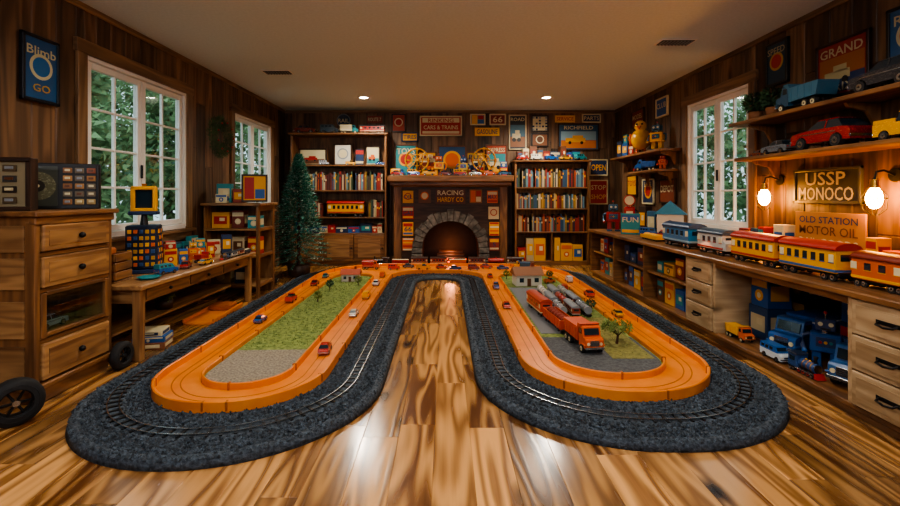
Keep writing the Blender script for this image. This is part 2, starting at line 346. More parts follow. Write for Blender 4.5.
for ch in np.array_split(P,60):
    keep.append((((ch[:,None]-Mp[None])**2).sum(-1).min(1)>.05**2)&(((ch[:,None]-Bp[None])**2).sum(-1).min(1)>.02**2))
P=P[np.concatenate(keep)]
scatter_stones('ballast_gravel',P[:36000],.0105,BALL,.037)
b=B(); b.prism(B_,.0345,.050,ORANGE,2)
wp=[(-.014,.045),(-.014,.088),(-.009,.092),(-.002,.092),(.003,.088),(.003,.0345)]
b.sweep(B_,wp,ORANGE)
for Cc in(C1,C2): b.sweep(Cc,[(-.003,.050),(-.003,.084),(.002,.088),(.008,.088),(.012,.084),(.012,.050)],ORANGE)
for off in(-.095,-.14): b.sweep(B_,[(off-.003,.0502),(off-.003,.0512),(off+.003,.0512),(off+.003,.0502)],ORANGE2)
for Q,off in((B_,-.005),(C1,.005),(C2,.005)):
    for i in range(0,len(Q),14):
        p=Q[i];q=Q[(i+1)%len(Q)];a=math.atan2(q[1]-p[1],q[0]-p[0]);b.box((p[0]-math.sin(a)*off,p[1]+math.cos(a)*off,.069),(.012,.026,.047),ORANGE2,.002,(0,0,a))
b.done('toy_slot_car_track')
for nm,Cc,yy in(('grass_infield',C1,3.2),('grass_infield',C2,3.5)):
    b=B(); f=list(Cc); b.prism(f,.0505,.056,GRASS,2)
    x0=min(p[0] for p in f);x1=max(p[0] for p in f);y0=min(p[1] for p in f)
    sand=[p for p in f if p[1]<yy]; sand=[((p[0]-(x0+x1)/2)*.96+(x0+x1)/2,(p[1]-y0)*.97+y0+.01) for p in sand]
    b.prism(sand,.056,.059,SAND if Cc is C1 else noisy('asphalt_grey','#3f4145','#5a5c5e',60,.9,.5,.01),2)
    if Cc is C2:
        b.b2(1.12,1.40,3.0,4.0,.059,.061,noisy('dry_grass','#6a6838','#8a8448',40,.95,.8,.01),0); b.b2(.76,1.08,3.55,5.3,.0565,.060,paint('#6b6d70',.8),0)
    r=random.Random(2)
    for k in range(1500):
        px=r.uniform(x0+.02,x1-.02);py=r.uniform(yy+.03 if Cc is C1 else 3.0,6.0)
        if Cc is C2 and px<1.12: continue
        a=r.uniform(0,PI);h=r.uniform(.006,.016);b.add([(px-.004*math.cos(a),py-.004*math.sin(a),.056),(px+.004*math.cos(a),py+.004*math.sin(a),.056),(px+r.uniform(-.004,.004),py,.056+h)],[[0,1,2]],GRASS)
    b.done(nm)
# ------------------------------------------------------------ toy builders
def car(name,L,color,loc,rz=0,kind='sedan',c2=None):
    b=B(); m=paint(color,.25,0,0,.6); W=.42*L; r=.085*L
    def ar(cx): return [((cx+.1*math.cos(a))*L,(.085+.1*math.sin(a))*L) for a in[PI-PI*k/8 for k in range(9)]]
    top={'sedan':[(.5,.12),(.5,.2),(.46,.235),(.2,.265),(-.34,.265),(-.47,.25),(-.5,.21),(-.5,.12)],
         'pickup':[(.5,.12),(.5,.24),(.47,.29),(.2,.31),(-.5,.30),(-.5,.12)],
         'van':[(.5,.12),(.5,.24),(.44,.28),(.3,.30),(-.5,.30),(-.5,.12)]}[kind]
    poly=[(x*L,z*L) for x,z in top]+[(-.5*L,.08*L)]+ar(-.29)+ar(.3)+[(.5*L,.08*L)]
    b.prism(poly,-W/2,W/2,m,1)
    h=W/2
    if kind=='sedan':
        b.fr((-.37*L,.22*L,-h*.92,h*.92),.265*L,(-.26*L,.07*L,-h*.72,h*.72),.385*L,GLASSD); b.fr((-.27*L,.08*L,-h*.74,h*.74),.385*L,(-.24*L,.05*L,-h*.66,h*.66),.402*L,m)
        for sy in(-1,1): b.box((-.09*L,sy*h*.82,.325*L),(.02*L,.01*L,.125*L),m,0,(sy*.3,0,0)); b.box((.02*L,sy*h*1.005,.21*L),(.6*L,.004*L,.012*L),STEEL,0)
    elif kind=='pickup':
        b.fr((-.08*L,.24*L,-h*.94,h*.94),.31*L,(-.05*L,.14*L,-h*.8,h*.8),.47*L,GLASSD); b.fr((-.06*L,.15*L,-h*.84,h*.84),.47*L,(-.05*L,.13*L,-h*.75,h*.75),.50*L,m)
        b.box((-.29*L,h*.93,.34*L),(.4*L,.02*L,.07*L),m,.001);b.box((-.29*L,-h*.93,.34*L),(.4*L,.02*L,.07*L),m,.001);b.box((-.49*L,0,.34*L),(.02*L,W*.95,.07*L),m,.001)
        for k in(-.4,-.28,-.18): b.box((k*L,0,.345*L),(.1*L,W*.7,.07*L),paint(c2 or BRN),.003)
    else:
        b.fr((-.5*L,.32*L,-h,h),.30*L,(-.49*L,.2*L,-h*.9,h*.9),.5*L,paint(c2 or color,.3)); 
        for sy in(-1,1):
            for k in(-.36,-.16,.04): b.box((k*L,sy*h*.955,.40*L),(.14*L,.012*L,.1*L),GLASSD,.001,(sy*.12,0,0))
        b.box((.262*L,0,.41*L),(.012*L,W*.75,.12*L),GLASSD,.001,(0,-.5,0))
    for x in(-.29,.3):
        for sy in(-1,1): b.wheel((x*L,sy*h*.9,r),r,.075*L)
    b.box((.505*L,0,.13*L),(.03*L,W*1.02,.035*L),STEEL,.001); b.box((-.505*L,0,.13*L),(.03*L,W*1.02,.035*L),STEEL,.001); b.box((.502*L,0,.19*L),(.012*L,W*.45,.04*L),BLACK,.001)
    for sy in(-1,1): b.cyl((.495*L,sy*h*.75,.195*L),(.512*L,sy*h*.75,.195*L),.025*L,.025*L,CREAM,10); b.box((-.502*L,sy*h*.75,.2*L),(.01*L,.05*L,.03*L),paint(RED),.001)
    return b.done(name,loc,rz)
def truck(name,L,cab,box,loc,rz=0,kind='box',txt=None):
    b=B(); m=paint(cab,.3,0,0,.5); bm=paint(box,.35); W=.34*L; h=W/2; r=.075*L
    b.box((0,0,.1*L),(L*.96,W*.5,.04*L),BLACK)
    b.prism([(.2*L,.1*L),(.5*L,.1*L),(.5*L,.25*L),(.47*L,.28*L),(.38*L,.29*L),(.34*L,.45*L),(.32*L,.47*L),(.2*L,.47*L)],-h,h,m,1)
    b.box((.368*L,0,.375*L),(.012*L,W*.82,.12*L),GLASSD,.001,(0,-.25,0))
    for sy in(-1,1): b.box((.27*L,sy*h,.375*L),(.1*L,.012*L,.1*L),GLASSD,.001); b.cyl((.5*L,sy*h*.7,.19*L),(.512*L,sy*h*.7,.19*L),.028*L,.028*L,CREAM,10); b.box((.43*L,sy*h,.165*L),(.17*L,.05*L,.02*L),m,.003)
    b.box((.503*L,0,.2*L),(.014*L,W*.5,.1*L),STEEL,.001); b.box((.51*L,0,.115*L),(.03*L,W*1.05,.04*L),STEEL,.002)
    for k in range(4): b.box((.511*L,0,.165*L+.023*k*L),(.004*L,W*.46,.008*L),BLACK,0)
    if kind=='box':
        b.box((-.16*L,0,.32*L),(.66*L,W*1.06,.36*L),bm,.006)
        for k in(.2,.44): b.box((-.16*L,0,k*L),(.663*L,W*1.075,.02*L),WHITE,.001)
        if txt: 
            for q,sy in((0,-1),(PI,1)):
                M0=b.M; b.M=Matrix.Translation((-.16*L,sy*(W*.53+.001),0))@Matrix.Rotation(q,4,'Z'); b.text(txt,(0,.32*L),.1*L,.56*L,CREAM,-.002); b.M=M0
    elif kind=='dump':
        b.prism([(-.5*L,.42*L),(-.44*L,.18*L),(.16*L,.16*L),(.18*L,.4*L),(.3*L,.5*L),(.17*L,.5*L),(.15*L,.42*L)],-h*1.1,h*1.1,bm,1)
        for k in(-.35,-.2,-.05,.1):
            for sy in(-1,1): b.box((k*L,sy*h*1.11,.29*L),(.02*L,.02*L,.22*L),bm,.001)
    elif kind=='tank':
        b.cyl((-.48*L,0,.26*L),(.16*L,0,.26*L),.14*L,.14*L,bm,20); b.box((-.16*L,0,.41*L),(.3*L,.06*L,.03*L),STEEL)
    for x in(-.38,-.2,.35):
        for sy in(-1,1): b.wheel((x*L,sy*h*.92,r),r,.07*L,paint(CRM))
    return b.done(name,loc,rz)
def railcar(name,L,body,roof,loc,rz=0,W=None,H=None,stripe=CRM,n=7,kind='coach'):
    b=B(); W=W or L*.28; H=H or L*.3; m=paint(body,.3,0,0,.4); w=W/2; z0=H*.22
    b.box((0,0,z0*.9),(L*.98,W*.8,H*.1),BLACK)
    for x in(-.33,.33):
        b.box((x*L,0,z0*.55),(L*.2,W*.6,H*.1),IRON)
        for dx in(-.065,.065):
            for sy in(-1,1): b.wheel(((x+dx)*L,sy*w*.7,H*.11),H*.11,W*.1)
    for sx in(-1,1): b.box((sx*L*.505,0,z0*.8),(L*.03,W*.15,H*.06),IRON)
    if kind in('coach','diesel'):
        b.b2(-L/2*.96,L/2*.96,-w,w,z0,H*.8,m,.004)
        b.b2(-L/2*.962,L/2*.962,-w*1.015,w*1.015,z0+H*.03,z0+H*.1,paint(stripe),.001)
        b.prism([(w*1.08*math.cos(a),H*.8+H*.2*math.sin(a)) for a in[PI*k/10 for k in range(11)]],-L*.49,L*.49,paint(roof,.4),0,True)
        for k in range(n):
            x=-L*.42+L*.84*k/(n-1)
            for sy in(-1,1): b.box((x,sy*w,H*.6),(L*.84/n*.62,W*.03,H*.2),GLASSD if k not in(0,n-1) else CREAM,.001); b.box((x,sy*w*1.003,H*.49),(L*.84/n*.7,W*.03,H*.02),paint(stripe),0)
        for sx in(-1,1): b.box((sx*L*.48,0,H*.62),(L*.01,W*.6,H*.17),GLASSD,.001)
        if kind=='diesel': 
            b.prism([(L*.48,z0),(L*.58,z0),(L*.58,H*.5),(L*.52,H*.55),(L*.48,H*.62)],-w*.9,w*.9,m,1)
            for sy in(-1,1): b.cyl((L*.575,sy*w*.5,H*.42),(L*.59,sy*w*.5,H*.42),H*.05,H*.05,CREAM,10)
    elif kind=='gondola':
        b.b2(-L*.47,L*.47,-w,w,z0,z0+H*.04,m)
        for sy in(-1,1):
            b.b2(-L*.47,L*.47,sy*w-.003,sy*w+.003,z0,H*.65,m,.001)
            for k in range(8): b.box((-L*.44+L*.88*k/7,sy*(w+.004),z0+H*.2),(L*.015,.006,H*.4),m,0)
        for sx in(-1,1): b.b2(sx*L*.47-.003,sx*L*.47+.003,-w,w,z0,H*.65,m,.001)
        for k in range(7): b.ball((-L*.38+L*.76*k/6,0,H*.58),W*.36,paint(stripe,.8),(1.1,1,.6),8)
    elif kind=='tank':
        b.cyl((-L*.45,0,z0+w*.95),(L*.45,0,z0+w*.95),w*.9,w*.9,m,20); b.cyl((0,0,z0+w*1.7),(0,0,z0+w*2.2),w*.25,w*.25,m,12)
        for k in(-.3,0,.3): b.ring((k*L,0,z0+w*.95),w*.91,.003,STEEL,0,20,4)
    elif kind=='steam':
        rr=W*.36; b.cyl((-.1*L,0,z0+rr*1.15),(.46*L,0,z0+rr*1.15),rr,rr,m,20); b.cyl((.46*L,0,z0+rr*1.15),(.475*L,0,z0+rr*1.15),rr*.8,rr*.8,BRASS,20)
        for k in(.05,.2,.35): b.ring((k*L,0,z0+rr*1.15),rr*1.01,.003,BRASS,0,20,4)
        b.lathe([(rr*.28,0),(rr*.26,H*.22),(rr*.5,H*.34),(rr*.45,H*.36),(.0,H*.34)],BLACK,(.38*L,0,z0+rr*2)); b.ball((.2*L,0,z0+rr*2.1),rr*.36,BRASS); b.ball((.05*L,0,z0+rr*2.1),rr*.36,BRASS)
        b.b2(-.46*L,-.1*L,-w*.9,w*.9,z0,H*.86,m,.004); b.b2(-.5*L,-.07*L,-w*1.05,w*1.05,H*.86,H*.92,paint(roof),.004)
        for sy in(-1,1): b.box((-.28*L,sy*w*.9,H*.65),(.2*L,.006,H*.22),GLASSD,.001); b.box((.1*L,sy*w*.82,H*.2),(.6*L,.008,H*.04),STEEL,.001)
        b.prism([(.48*L,H*.3),(.6*L,H*.04),(.48*L,H*.04)],-w*.7,w*.7,paint(RED),1)
        for k in(-.05,.12,.29):
            for sy in(-1,1): b.wheel((k*L,sy*w*.75,H*.15),H*.15,W*.08,paint(RED))
    return b.done(name,loc,rz)
def robot(name,h,c1,c2,loc,rz=0):
    b=B(); a=paint(c1,.3);d=paint(c2,.3); s=h
    for x in(-.12,.12): b.box((x*s,0,.16*s),(.13*s,.14*s,.28*s),a,.01*s);b.box((x*s,-.03*s,.025*s),(.16*s,.24*s,.05*s),d,.01*s)
    b.box((0,0,.45*s),(.42*s,.24*s,.32*s),a,.02*s); b.box((0,-.125*s,.47*s),(.26*s,.01*s,.16*s),d,.005*s)
    for k in(-1,0,1): b.cyl((k*.07*s,-.13*s,.47*s),(k*.07*s,-.145*s,.47*s),.025*s,.025*s,paint([RED,YEL,TEAL][k+1]),10)
    b.cyl((0,0,.61*s),(0,0,.66*s),.06*s,.06*s,STEEL); b.box((0,0,.76*s),(.28*s,.22*s,.2*s),d,.02*s)
    for x in(-.07,.07): b.cyl((x*s,-.11*s,.78*s),(x*s,-.125*s,.78*s),.035*s,.035*s,CREAM,12)
    b.box((0,-.112*s,.70*s),(.14*s,.01*s,.03*s),BLACK,0); b.cyl((0,0,.86*s),(0,0,.94*s),.012*s,.012*s,STEEL,8); b.ball((0,0,.96*s),.03*s,paint(RED))
    for x in(-1,1): b.tube([(x*.21*s,0,.57*s),(x*.3*s,0,.52*s),(x*.31*s,-.04*s,.36*s),(x*.28*s,-.12*s,.3*s)],.035*s,d); b.ball((x*.28*s,-.13*s,.29*s),.045*s,a)
    return b.done(name,loc,rz)
def ferris(name,R,col,loc,rz=0):
    b=B(); m=paint(col,.35,.3); cz=R*1.25
    b.box((0,0,.012),(R*1.3,R*.7,.024),paint(RED),.004)
    for y in(-.18,.18):
        b.ring((0,y*R,cz),R*.9,R*.045,m,1,28,6); b.ring((0,y*R,cz),R*.45,R*.03,m,1,20,6)
        for k in range(8): a=PI*k/4; b.cyl((0,y*R,cz),(R*.9*math.cos(a),y*R,cz+R*.9*math.sin(a)),R*.025,R*.025,m,6)
        for x in(-.5,.5): b.cyl((x*R,y*1.7*R,.02),(0,y*1.3*R,cz),R*.035,R*.035,BLACK,6)
    b.cyl((0,-.3*R,cz),(0,.3*R,cz),R*.1,R*.1,paint(YEL),12)
    for k in range(8): a=PI*k/4; b.box((R*.9*math.cos(a),0,cz+R*.9*math.sin(a)-.03*R),(R*.2,R*.3,R*.2),paint([RED,BLUE,YEL,TEAL][k%4]),.004)
    return b.done(name,loc,rz)
def sign(name,w,h,loc,rz=0,bg=CRM,lines=(),frame=None,art=None,cols=(RED,YEL,BLUE),rx=0,shape='rect',t=.016):
    b=B()
    if shape=='rect': b.box((0,0,0),(w,t,h),paint(bg,.5),.002)
    else: b.cyl((0,-t/2,0),(0,t/2,0),w/2,w/2,paint(bg,.5),32); b.ring((0,-t/2,0),w/2,.008,paint(frame or CRM),1,32,6)
    y=-t/2-.0015; rd=random.Random(len(name)+int(w*1000)+int(loc[0]*100))
    def pl(x,z,pw,ph,c,k=0): b.box((x,y+.0008-k*.0006,z),(pw,.0016+k*.001,ph),paint(c,.5),0)
    if art=='disc': b.cyl((0,y+.001,h*.04),(0,y-.001,h*.04),min(w,h)*.33,min(w,h)*.33,paint(cols[0],.5),28); b.cyl((0,y,h*.04),(0,y-.002,h*.04),min(w,h)*.25,min(w,h)*.25,paint(cols[1],.5),28)
    elif art=='stripes':
        for k in range(4): pl(0,-h*.42+h*.28*k,w*.9,h*.12,cols[k%len(cols)])
    elif art=='grid':
        nx,nz=max(2,int(w/.05)),max(2,int(h/.05))
        for i in range(nx):
            for j in range(nz): pl(-w*.4+w*.8*i/(nx-1),-h*.38+h*.76*j/(nz-1),w*.62/nx,h*.6/nz,cols[rd.randrange(len(cols))])
    elif art=='scene':
        pl(0,-h*.28,w*.88,h*.3,cols[0]); pl(0,h*.05,w*.88,h*.34,cols[1]); pl(-w*.08,-h*.12,w*.5,h*.16,cols[2],2); pl(-w*.02,-h*.0,w*.26,h*.12,cols[2],2)
        for x in(-.22,.08): b.cyl((x*w,y,-h*.22),(x*w,y-.004,-h*.22),h*.06,h*.06,BLACK,14)
    elif art=='split': pl(-w*.22,0,w*.4,h*.84,cols[0]); pl(w*.22,h*.2,w*.4,h*.4,cols[1]); pl(w*.22,-h*.22,w*.4,h*.36,cols[2%len(cols)])
    elif art=='band': pl(0,h*.3,w*.9,h*.24,cols[0]); pl(0,-h*.34,w*.9,h*.14,cols[1])
    for tx,rzp,rh,c in lines: b.text(tx,(0,rzp*h),rh*h,w*.84,paint(c,.5),y-.0035)
    if frame and shape=='rect':
        f=min(.022,w*.09); m=frame if isinstance(frame,tuple) else paint(frame,.4)
        for sx in(-1,1): b.box((sx*(w/2),-.004,0),(f,t+.012,h+f),m,.003)
        for sz in(-1,1): b.box((0,-.004,sz*h/2),(w+f,t+.012,f),m,.003)
    return b.done(name,loc,rz,rx)
def boxes(name,items,loc,rz=0):
    b=B()
    for (x,y,z,w,d,h,c,c2) in items:
        b.box((x,y,z+h/2),(w,d,h),paint(c,.5),.003)
        if random.random()<.5:
            b.box((x,y-d/2-.0008,z+h/2),(w*.75,.0016,h*.5),paint(c2,.5),0); b.box((x+w*.1,y-d/2-.002,z+h*.55),(w*.3,.0016,h*.2),CREAM,0)
        else:
            b.box((x,y-d/2-.0008,z+h*.78),(w*.9,.0016,h*.22),paint(c2,.5),0); b.cyl((x,y-d/2-.002,z+h*.38),(x,y-d/2+.001,z+h*.38),min(w,h)*.24,min(w,h)*.24,paint(c2,.5),14); b.cyl((x,y-d/2-.003,z+h*.38),(x,y-d/2+.001,z+h*.38),min(w,h)*.12,min(w,h)*.12,CREAM,12)
        b.box((x+w/2+.0008,y,z+h/2),(.0016,d*.75,h*.5),paint(c2,.5),0); b.box((x-w/2-.0008,y,z+h/2),(.0016,d*.75,h*.5),paint(c2,.5),0)
    return b.done(name,loc,rz)
def books(b,x0,x1,y,z,hmax,seed,dep=.2,cols=None):
    rd=random.Random(seed); x=x0; cols=cols or ['#6b2a1e','#2c4a66','#8a6a2c','#b8a98c','#394a36','#a54a22','#1f2a38','#b5893c','#4a1f1a','#5d7e8c','#8c2b22','#a9966f','#3c2a20']
    while x<x1-.03:
        w=rd.uniform(.012,.035);h=hmax*rd.uniform(.72,.97);d=dep*rd.uniform(.8,1)
        if rd.random()<.04: x+=rd.uniform(.02,.05);continue
        c=rd.choice(cols); b.box((x+w/2,y+d/2,z+h/2+.001),(w-.001,d,h),paint(c,.6),.0015)
        if rd.random()<.6: b.box((x+w/2,y-.0005,z+h*rd.uniform(.55,.85)),(w*.75,.001,h*.12),paint(rd.choice([CRM,YEL,'#20242a']),.6),0)
        x+=w
def bush(b,c,r,mat,n=220,leaf=.02,sq=1.,lo=.6):
    rd=random.Random(n+int(c[2]*100))
    for i in range(n):
        d=Vector((rd.gauss(0,1),rd.gauss(0,1),rd.gauss(0,1))).normalized(); p=Vector(c)+Vector((d.x,d.y,d.z*sq))*r*rd.uniform(lo,1)
        u=d.orthogonal().normalized()*leaf*.5; w=(d+Vector((rd.gauss(0,.5),rd.gauss(0,.5),rd.gauss(0,.5)))).normalized()*leaf
        b.add([p-u,p+u,p+w],[[0,1,2]],mat)
def conifer(b,H,R,z0,nb,nn,leaf,mat,seed=1,frost=0,wd=.006):
    rd=random.Random(seed); b.cyl((0,0,0),(0,0,z0+H*.9),R*.07,R*.015,DARKW[2],8)
    for i in range(nb):
        t=(i/nb)**.8; z=z0+H*t*.97; a=i*2.39996; L=R*(1-t)**.85*rd.uniform(.82,1.05)+.015; dr=Vector((math.cos(a),math.sin(a),-.12+.5*t)).normalized(); side=Vector((-math.sin(a),math.cos(a),0))
        for k in range(nn):
            f=.15+.85*(k+rd.random())/nn; p=Vector((0,0,z))+dr*L*f+Vector((0,0,-.08*L*f*f)); sd=side*rd.choice((-1,1))*rd.uniform(.3,1)
            d=(dr*.8+sd+Vector((0,0,rd.uniform(-.5,.6)))).normalized()*leaf*rd.uniform(.7,1.2); u=d.cross(Vector((rd.random(),rd.random(),1))).normalized()*wd
            b.add([p-u,p+u,p+d],[[0,1,2]],FROST if rd.random()<frost else mat)
# ------------------------------------------------------------ Christmas tree
b=B(); conifer(b,1.54,.47,.22,360,50,.055,NEED,3,.12,.0065)
b.lathe([(.0,.001),(.13,.001),(.15,.03),(.16,.16),(.14,.17),(.0,.16)],DARKW[0],n=24); b.done('christmas_tree',(-2.08,6.4,0))
# wreath on left wall
b=B(); rd=random.Random(4)
for i in range(3600):
    a=rd.uniform(0,2*PI);q=rd.uniform(0,2*PI);rr=rd.uniform(.02,.075); c=Vector((.065,math.cos(a)*.19,math.sin(a)*.17)); n=Vector((math.sin(q)*.8,math.cos(a)*math.cos(q),math.sin(a)*math.cos(q)))
    p=c+n*rr; p.x=max(p.x,.004); d=(n+Vector((rd.gauss(0,.3),rd.gauss(0,.5),rd.gauss(0,.5)))).normalized()*.04; d.x=abs(d.x); u=d.orthogonal().normalized()*.004; b.add([p-u*.5,p+u*.5,p+d],[[0,1,2]],NEEDO)
for k in range(9): a=k*.7; b.ball((.14,math.cos(a)*.19,math.sin(a)*.17),.011,paint(RED))
b.done('wreath',(LX+.004,5.34,1.84))
# ------------------------------------------------------------ left dresser
b=B(); x0,x1,y0,y1=-2.715,-2.22,2.44,3.0
b.b2(x0,x1-.01,y0+.02,y1-.02,.0,.08,OAK,.004)
b.b2(x0,x1+.015,y0-.01,y1+.01,.08,.11,OAK,.006)
for (p,q) in((y0,y0+.03),(y1-.03,y1)): b.b2(x0,x1,p,q,.11,1.03,OAK,.004)
b.b2(x0,x0+.02,y0+.03,y1-.03,.11,1.03,OAK,.002)
b.b2(x0,x1+.03,y0-.03,y1+.03,1.03,1.06,OAK,.008)
b.b2(x1-.03,x1+.01,y0-.012,y1+.012,.985,1.03,OAK,.006)
for z in(.34,.62,.82): b.b2(x0+.02,x1-.004,y0+.03,y1-.03,z-.011,z+.011,OAK,.002)
for z,h in((.225,.2),(.72,.17),(.91,.145)):
    b.b2(x1-.06,x1+.012,y0+.036,y1-.036,z-h/2,z+h/2,PINE,.006); b.b2(x1+.012,x1+.016,y0+.07,y1-.07,z-h/2+.03,z+h/2-.03,PINE,.003)
    b.ball((x1+.03,(y0+y1)/2,z),.018,IRON)
b.b2(x1-.012,x1-.008,y0+.036,y1-.036,.36,.6,GLASS,0)
for p,q in((y0+.03,y0+.065),(y1-.065,y1-.03)): b.b2(x1-.02,x1+.006,p,q,.355,.605,OAK,.003)
for z in(.36,.59): b.b2(x1-.02,x1+.006,y0+.065,y1-.065,z,z+.022,OAK,.003)
for p,q in((x0,x0+.05),(x1-.05,x1)): b.b2(p,q,y0-.008,y0,.11,1.0,OAK,.002)
for z,h in((.225,.2),(.47,.2),(.72,.17),(.91,.145)):
    b.b2(x0+.055,x1-.055,y0-.012,y0,z-h/2,z+h/2,PINE,.005)
b.done('dresser_cabinet')
car('toy_car',.2,'#7a8a94',(-2.4,2.72,.352),PI/2)
b=B(); b.b2(-.14,.14,-.03,.03,0,.3,DARKW,.004); b.b2(-.12,.12,-.032,-.03,.02,.28,paint('#8f8264'),0)
for i in range(2):
    for j in range(4): b.box((-.045+.085*i,-.037,.06+.06*j),(.066,.01,.036),paint(['#2a221c','#5a4a34','#3a3a3a'][(i+j*2)%3]),.003); b.box((-.045+.085*i,-.044,.062+.06*j),(.04,.006,.016),paint([CRM,BRN,GRY][(i*2+j)%3]),.002)
b.b2(-.145,.145,-.05,-.03,0,.024,DARKW,.003);b.b2(-.145,.145,-.05,-.03,.276,.3,DARKW,.003); b.b2(-.145,-.118,-.05,-.03,.024,.276,DARKW,.003);b.b2(.118,.145,-.05,-.03,.024,.276,DARKW,.003)
b.done('shadow_box_display',(-2.48,2.54,1.061),.25)
b=B(); b.b2(-.21,.21,-.02,.02,0,.29,BLACK,.004); b.b2(-.2,-.005,-.0212,-.02,.02,.27,paint('#3c4038'),0); b.cyl((-.1,-.021,.145),(-.1,-.024,.145),.088,.088,paint('#8e8e74',.25,.4),32); b.cyl((-.1,-.024,.145),(-.1,-.026,.145),.036,.036,paint('#2a2620'),24); b.cyl((-.1,-.026,.145),(-.1,-.028,.145),.01,.01,CREAM,12)
for r in(.05,.062,.074): b.ring((-.1,-.0245,.145),r,.0014,paint('#5c5c48'),1,32,4)
rd=random.Random(8)
for i in range(3):
    for j in range(5): 
        b.box((.045+.06*i,-.024,.045+.05*j),(.046,.01,.034),paint(rd.choice(['#a8763c','#8a5a2c','#8a4a2c','#6a5f4c','#a8905c'])),.003); b.box((.045+.06*i,-.031,.047+.05*j),(.026,.006,.014),paint(rd.choice([CRM,GRY,BRN])),.002)
for sx in(-.2,.2): b.box((sx,-.022,.145),(.012,.02,.288),BLACK,.002)
b.done('record_and_badge_display',(-2.45,2.86,1.0615),.5)
sign('poster',.26,.42,(LX+.022,3.02,1.99),PI/2,'#184a78',[('Blimb',.28,.14,'#b8b08c'),('GO',-.3,.12,'#b08a30')],'#0e1620','disc',('#b8b08c','#17598f',RED))
# ------------------------------------------------------------ left desk
b=B(); x0,x1,y0,y1,H=-2.715,-2.1,3.1,4.9,.53
b.b2(x0,x1+.03,y0-.03,y1+.03,H-.035,H,PINE,.006)
for x in(x0+.03,x1-.03):
    for y in(y0+.03,y1-.03): b.b2(x-.028,x+.028,y-.028,y+.028,0,H-.035,PINE,.004)
b.b2(x1-.04,x1-.015,y0+.058,y1-.058,H-.135,H-.035,PINE,.003)
b.b2(x0+.01,x0+.03,y0+.058,y1-.058,H-.135,H-.035,PINE,.003)
for y in(y0+.03,y1-.03): b.b2(x0+.058,x1-.058,y-.012,y+.012,H-.135,H-.035,PINE,.003)
for k in range(3):
    ya=y0+.08+k*.555; b.b2(x1-.016,x1-.004,ya,ya+.52,H-.122,H-.045,OAK,.003); b.ball((x1+.006,ya+.26,H-.085),.013,IRON)
b.b2(x0+.02,x0+.4,y0+.03,y1-.03,.16,.18,PINE,.003)
b.done('work_desk')
Hd=.531
b=B(); 
b.b2(-.13,.13,-.1,.1,0,.03,paint(NAVY),.006); b.b2(-.11,.11,-.08,.08,.03,.38,paint('#14243c'),.01)
for i in range(5):
    for j in range(6): b.box((-.08+.04*i,-.082,.07+.052*j),(.026,.008,.03),paint([YEL,'#b98a2c',ORG,'#b98a2c','#2a4a7a'][(i*2+j*3)%5]),.003); b.box((.112,-.055+.028*i,.07+.052*j),(.008,.018,.03),paint([YEL,ORG,'#2a4a7a',YEL,'#14243c'][(i+j)%5]),.003)
b.cyl((0,0,.38),(0,0,.46),.03,.02,BLACK); b.box((0,0,.475),(.2,.1,.03),paint(NAVY),.006)
for x in(-.075,.075): b.box((x,0,.585),(.03,.05,.2),paint(YEL),.012)
for z in(.5,.675): b.box((0,0,z),(.17,.05,.03),paint(YEL),.012)
b.box((0,.005,.587),(.12,.02,.15),GLASSD,.004); b.cyl((0,0,.69),(0,0,.71),.012,.02,BRASS,8)
b.done('toy_slot_machine',(-2.42,3.62,Hd),.35)
b=B(); b.b2(-.13,.13,-.1,.1,0,.012,OAK)
for y in(-.1,.1):
    for k in range(3): b.b2(-.13,.13,y-.006,y+.006,.02+k*.065,.075+k*.065,OAK,.003)
for x in(-.13,.13):
    for k in range(3): b.b2(x-.006,x+.006,-.1,.1,.02+k*.065,.075+k*.065,OAK,.003)
b.b2(-.11,.11,-.08,.08,.012,.19,paint('#7a3a24'),.01); b.b2(-.08,.06,-.06,.05,.19,.24,paint('#b5652c'),.02)
b.done('wooden_crate',(-2.44,3.22,Hd),.1)
boxes('toy_box_stack',[(0,0,0,.13,.1,.16,RED,CRM),(0,0,.16,.12,.08,.12,NAVY,YEL)],(-2.63,3.42,Hd),.4)
car('toy_car',.16,BLUE,(-2.2,3.55,Hd),1.2,'van',TEAL); car('toy_car',.15,RED,(-2.2,3.82,Hd),1.9); car('toy_car',.13,YEL,(-2.14,4.02,Hd),1.4)
boxes('toy_box_stack',[(0,0,0,.1,.09,.14,YEL,RED),(.0,0,.14,.08,.07,.07,RED,CRM),(.1,.02,0,.07,.08,.13,BLUE,YEL),(-.09,.03,0,.06,.06,.09,GRN,CRM)],(-2.44,4.0,Hd),.6)
boxes('toy_box_stack',[(0,0,0,.12,.1,.1,ORG,CRM),(.02,0,.1,.08,.07,.09,TEAL,YEL),(.11,0,0,.07,.07,.15,RED,YEL)],(-2.44,4.45,Hd),.5)
boxes('toy_box_stack',[(0,0,0,.12,.1,.15,CRM,RED),(.12,0,0,.1,.1,.2,NAVY,YEL),(-.1,0,0,.07,.07,.12,YEL,BLUE)],(-2.44,4.75,Hd),.5)
robot('toy_robot',.2,ORG,YEL,(-2.36,4.22,Hd),.5)
truck('toy_truck',.18,YEL,RED,(-2.24,4.17,Hd),1.5,'dump')
y=4.36
for i,(c,k) in enumerate([('#3c5a78','steam'),(GRY,'coach'),('#8a3526','coach'),('#4b4f55','gondola')]):
    railcar('toy_train_wagon' if i else 'toy_locomotive',.14,c,'#2e3238',(-2.12,y-.02,Hd),-PI/2 if i==0 else PI/2,.05,.065,CRM,5,k); y+=.15
b=B(); b.lathe([(0,.004),(.05,.004),(.075,.016),(.08,.018),(.05,.0),(0,.0)],paint(TEAL,.3),n=28); b.done('toy_dish',(-2.19,3.33,Hd))
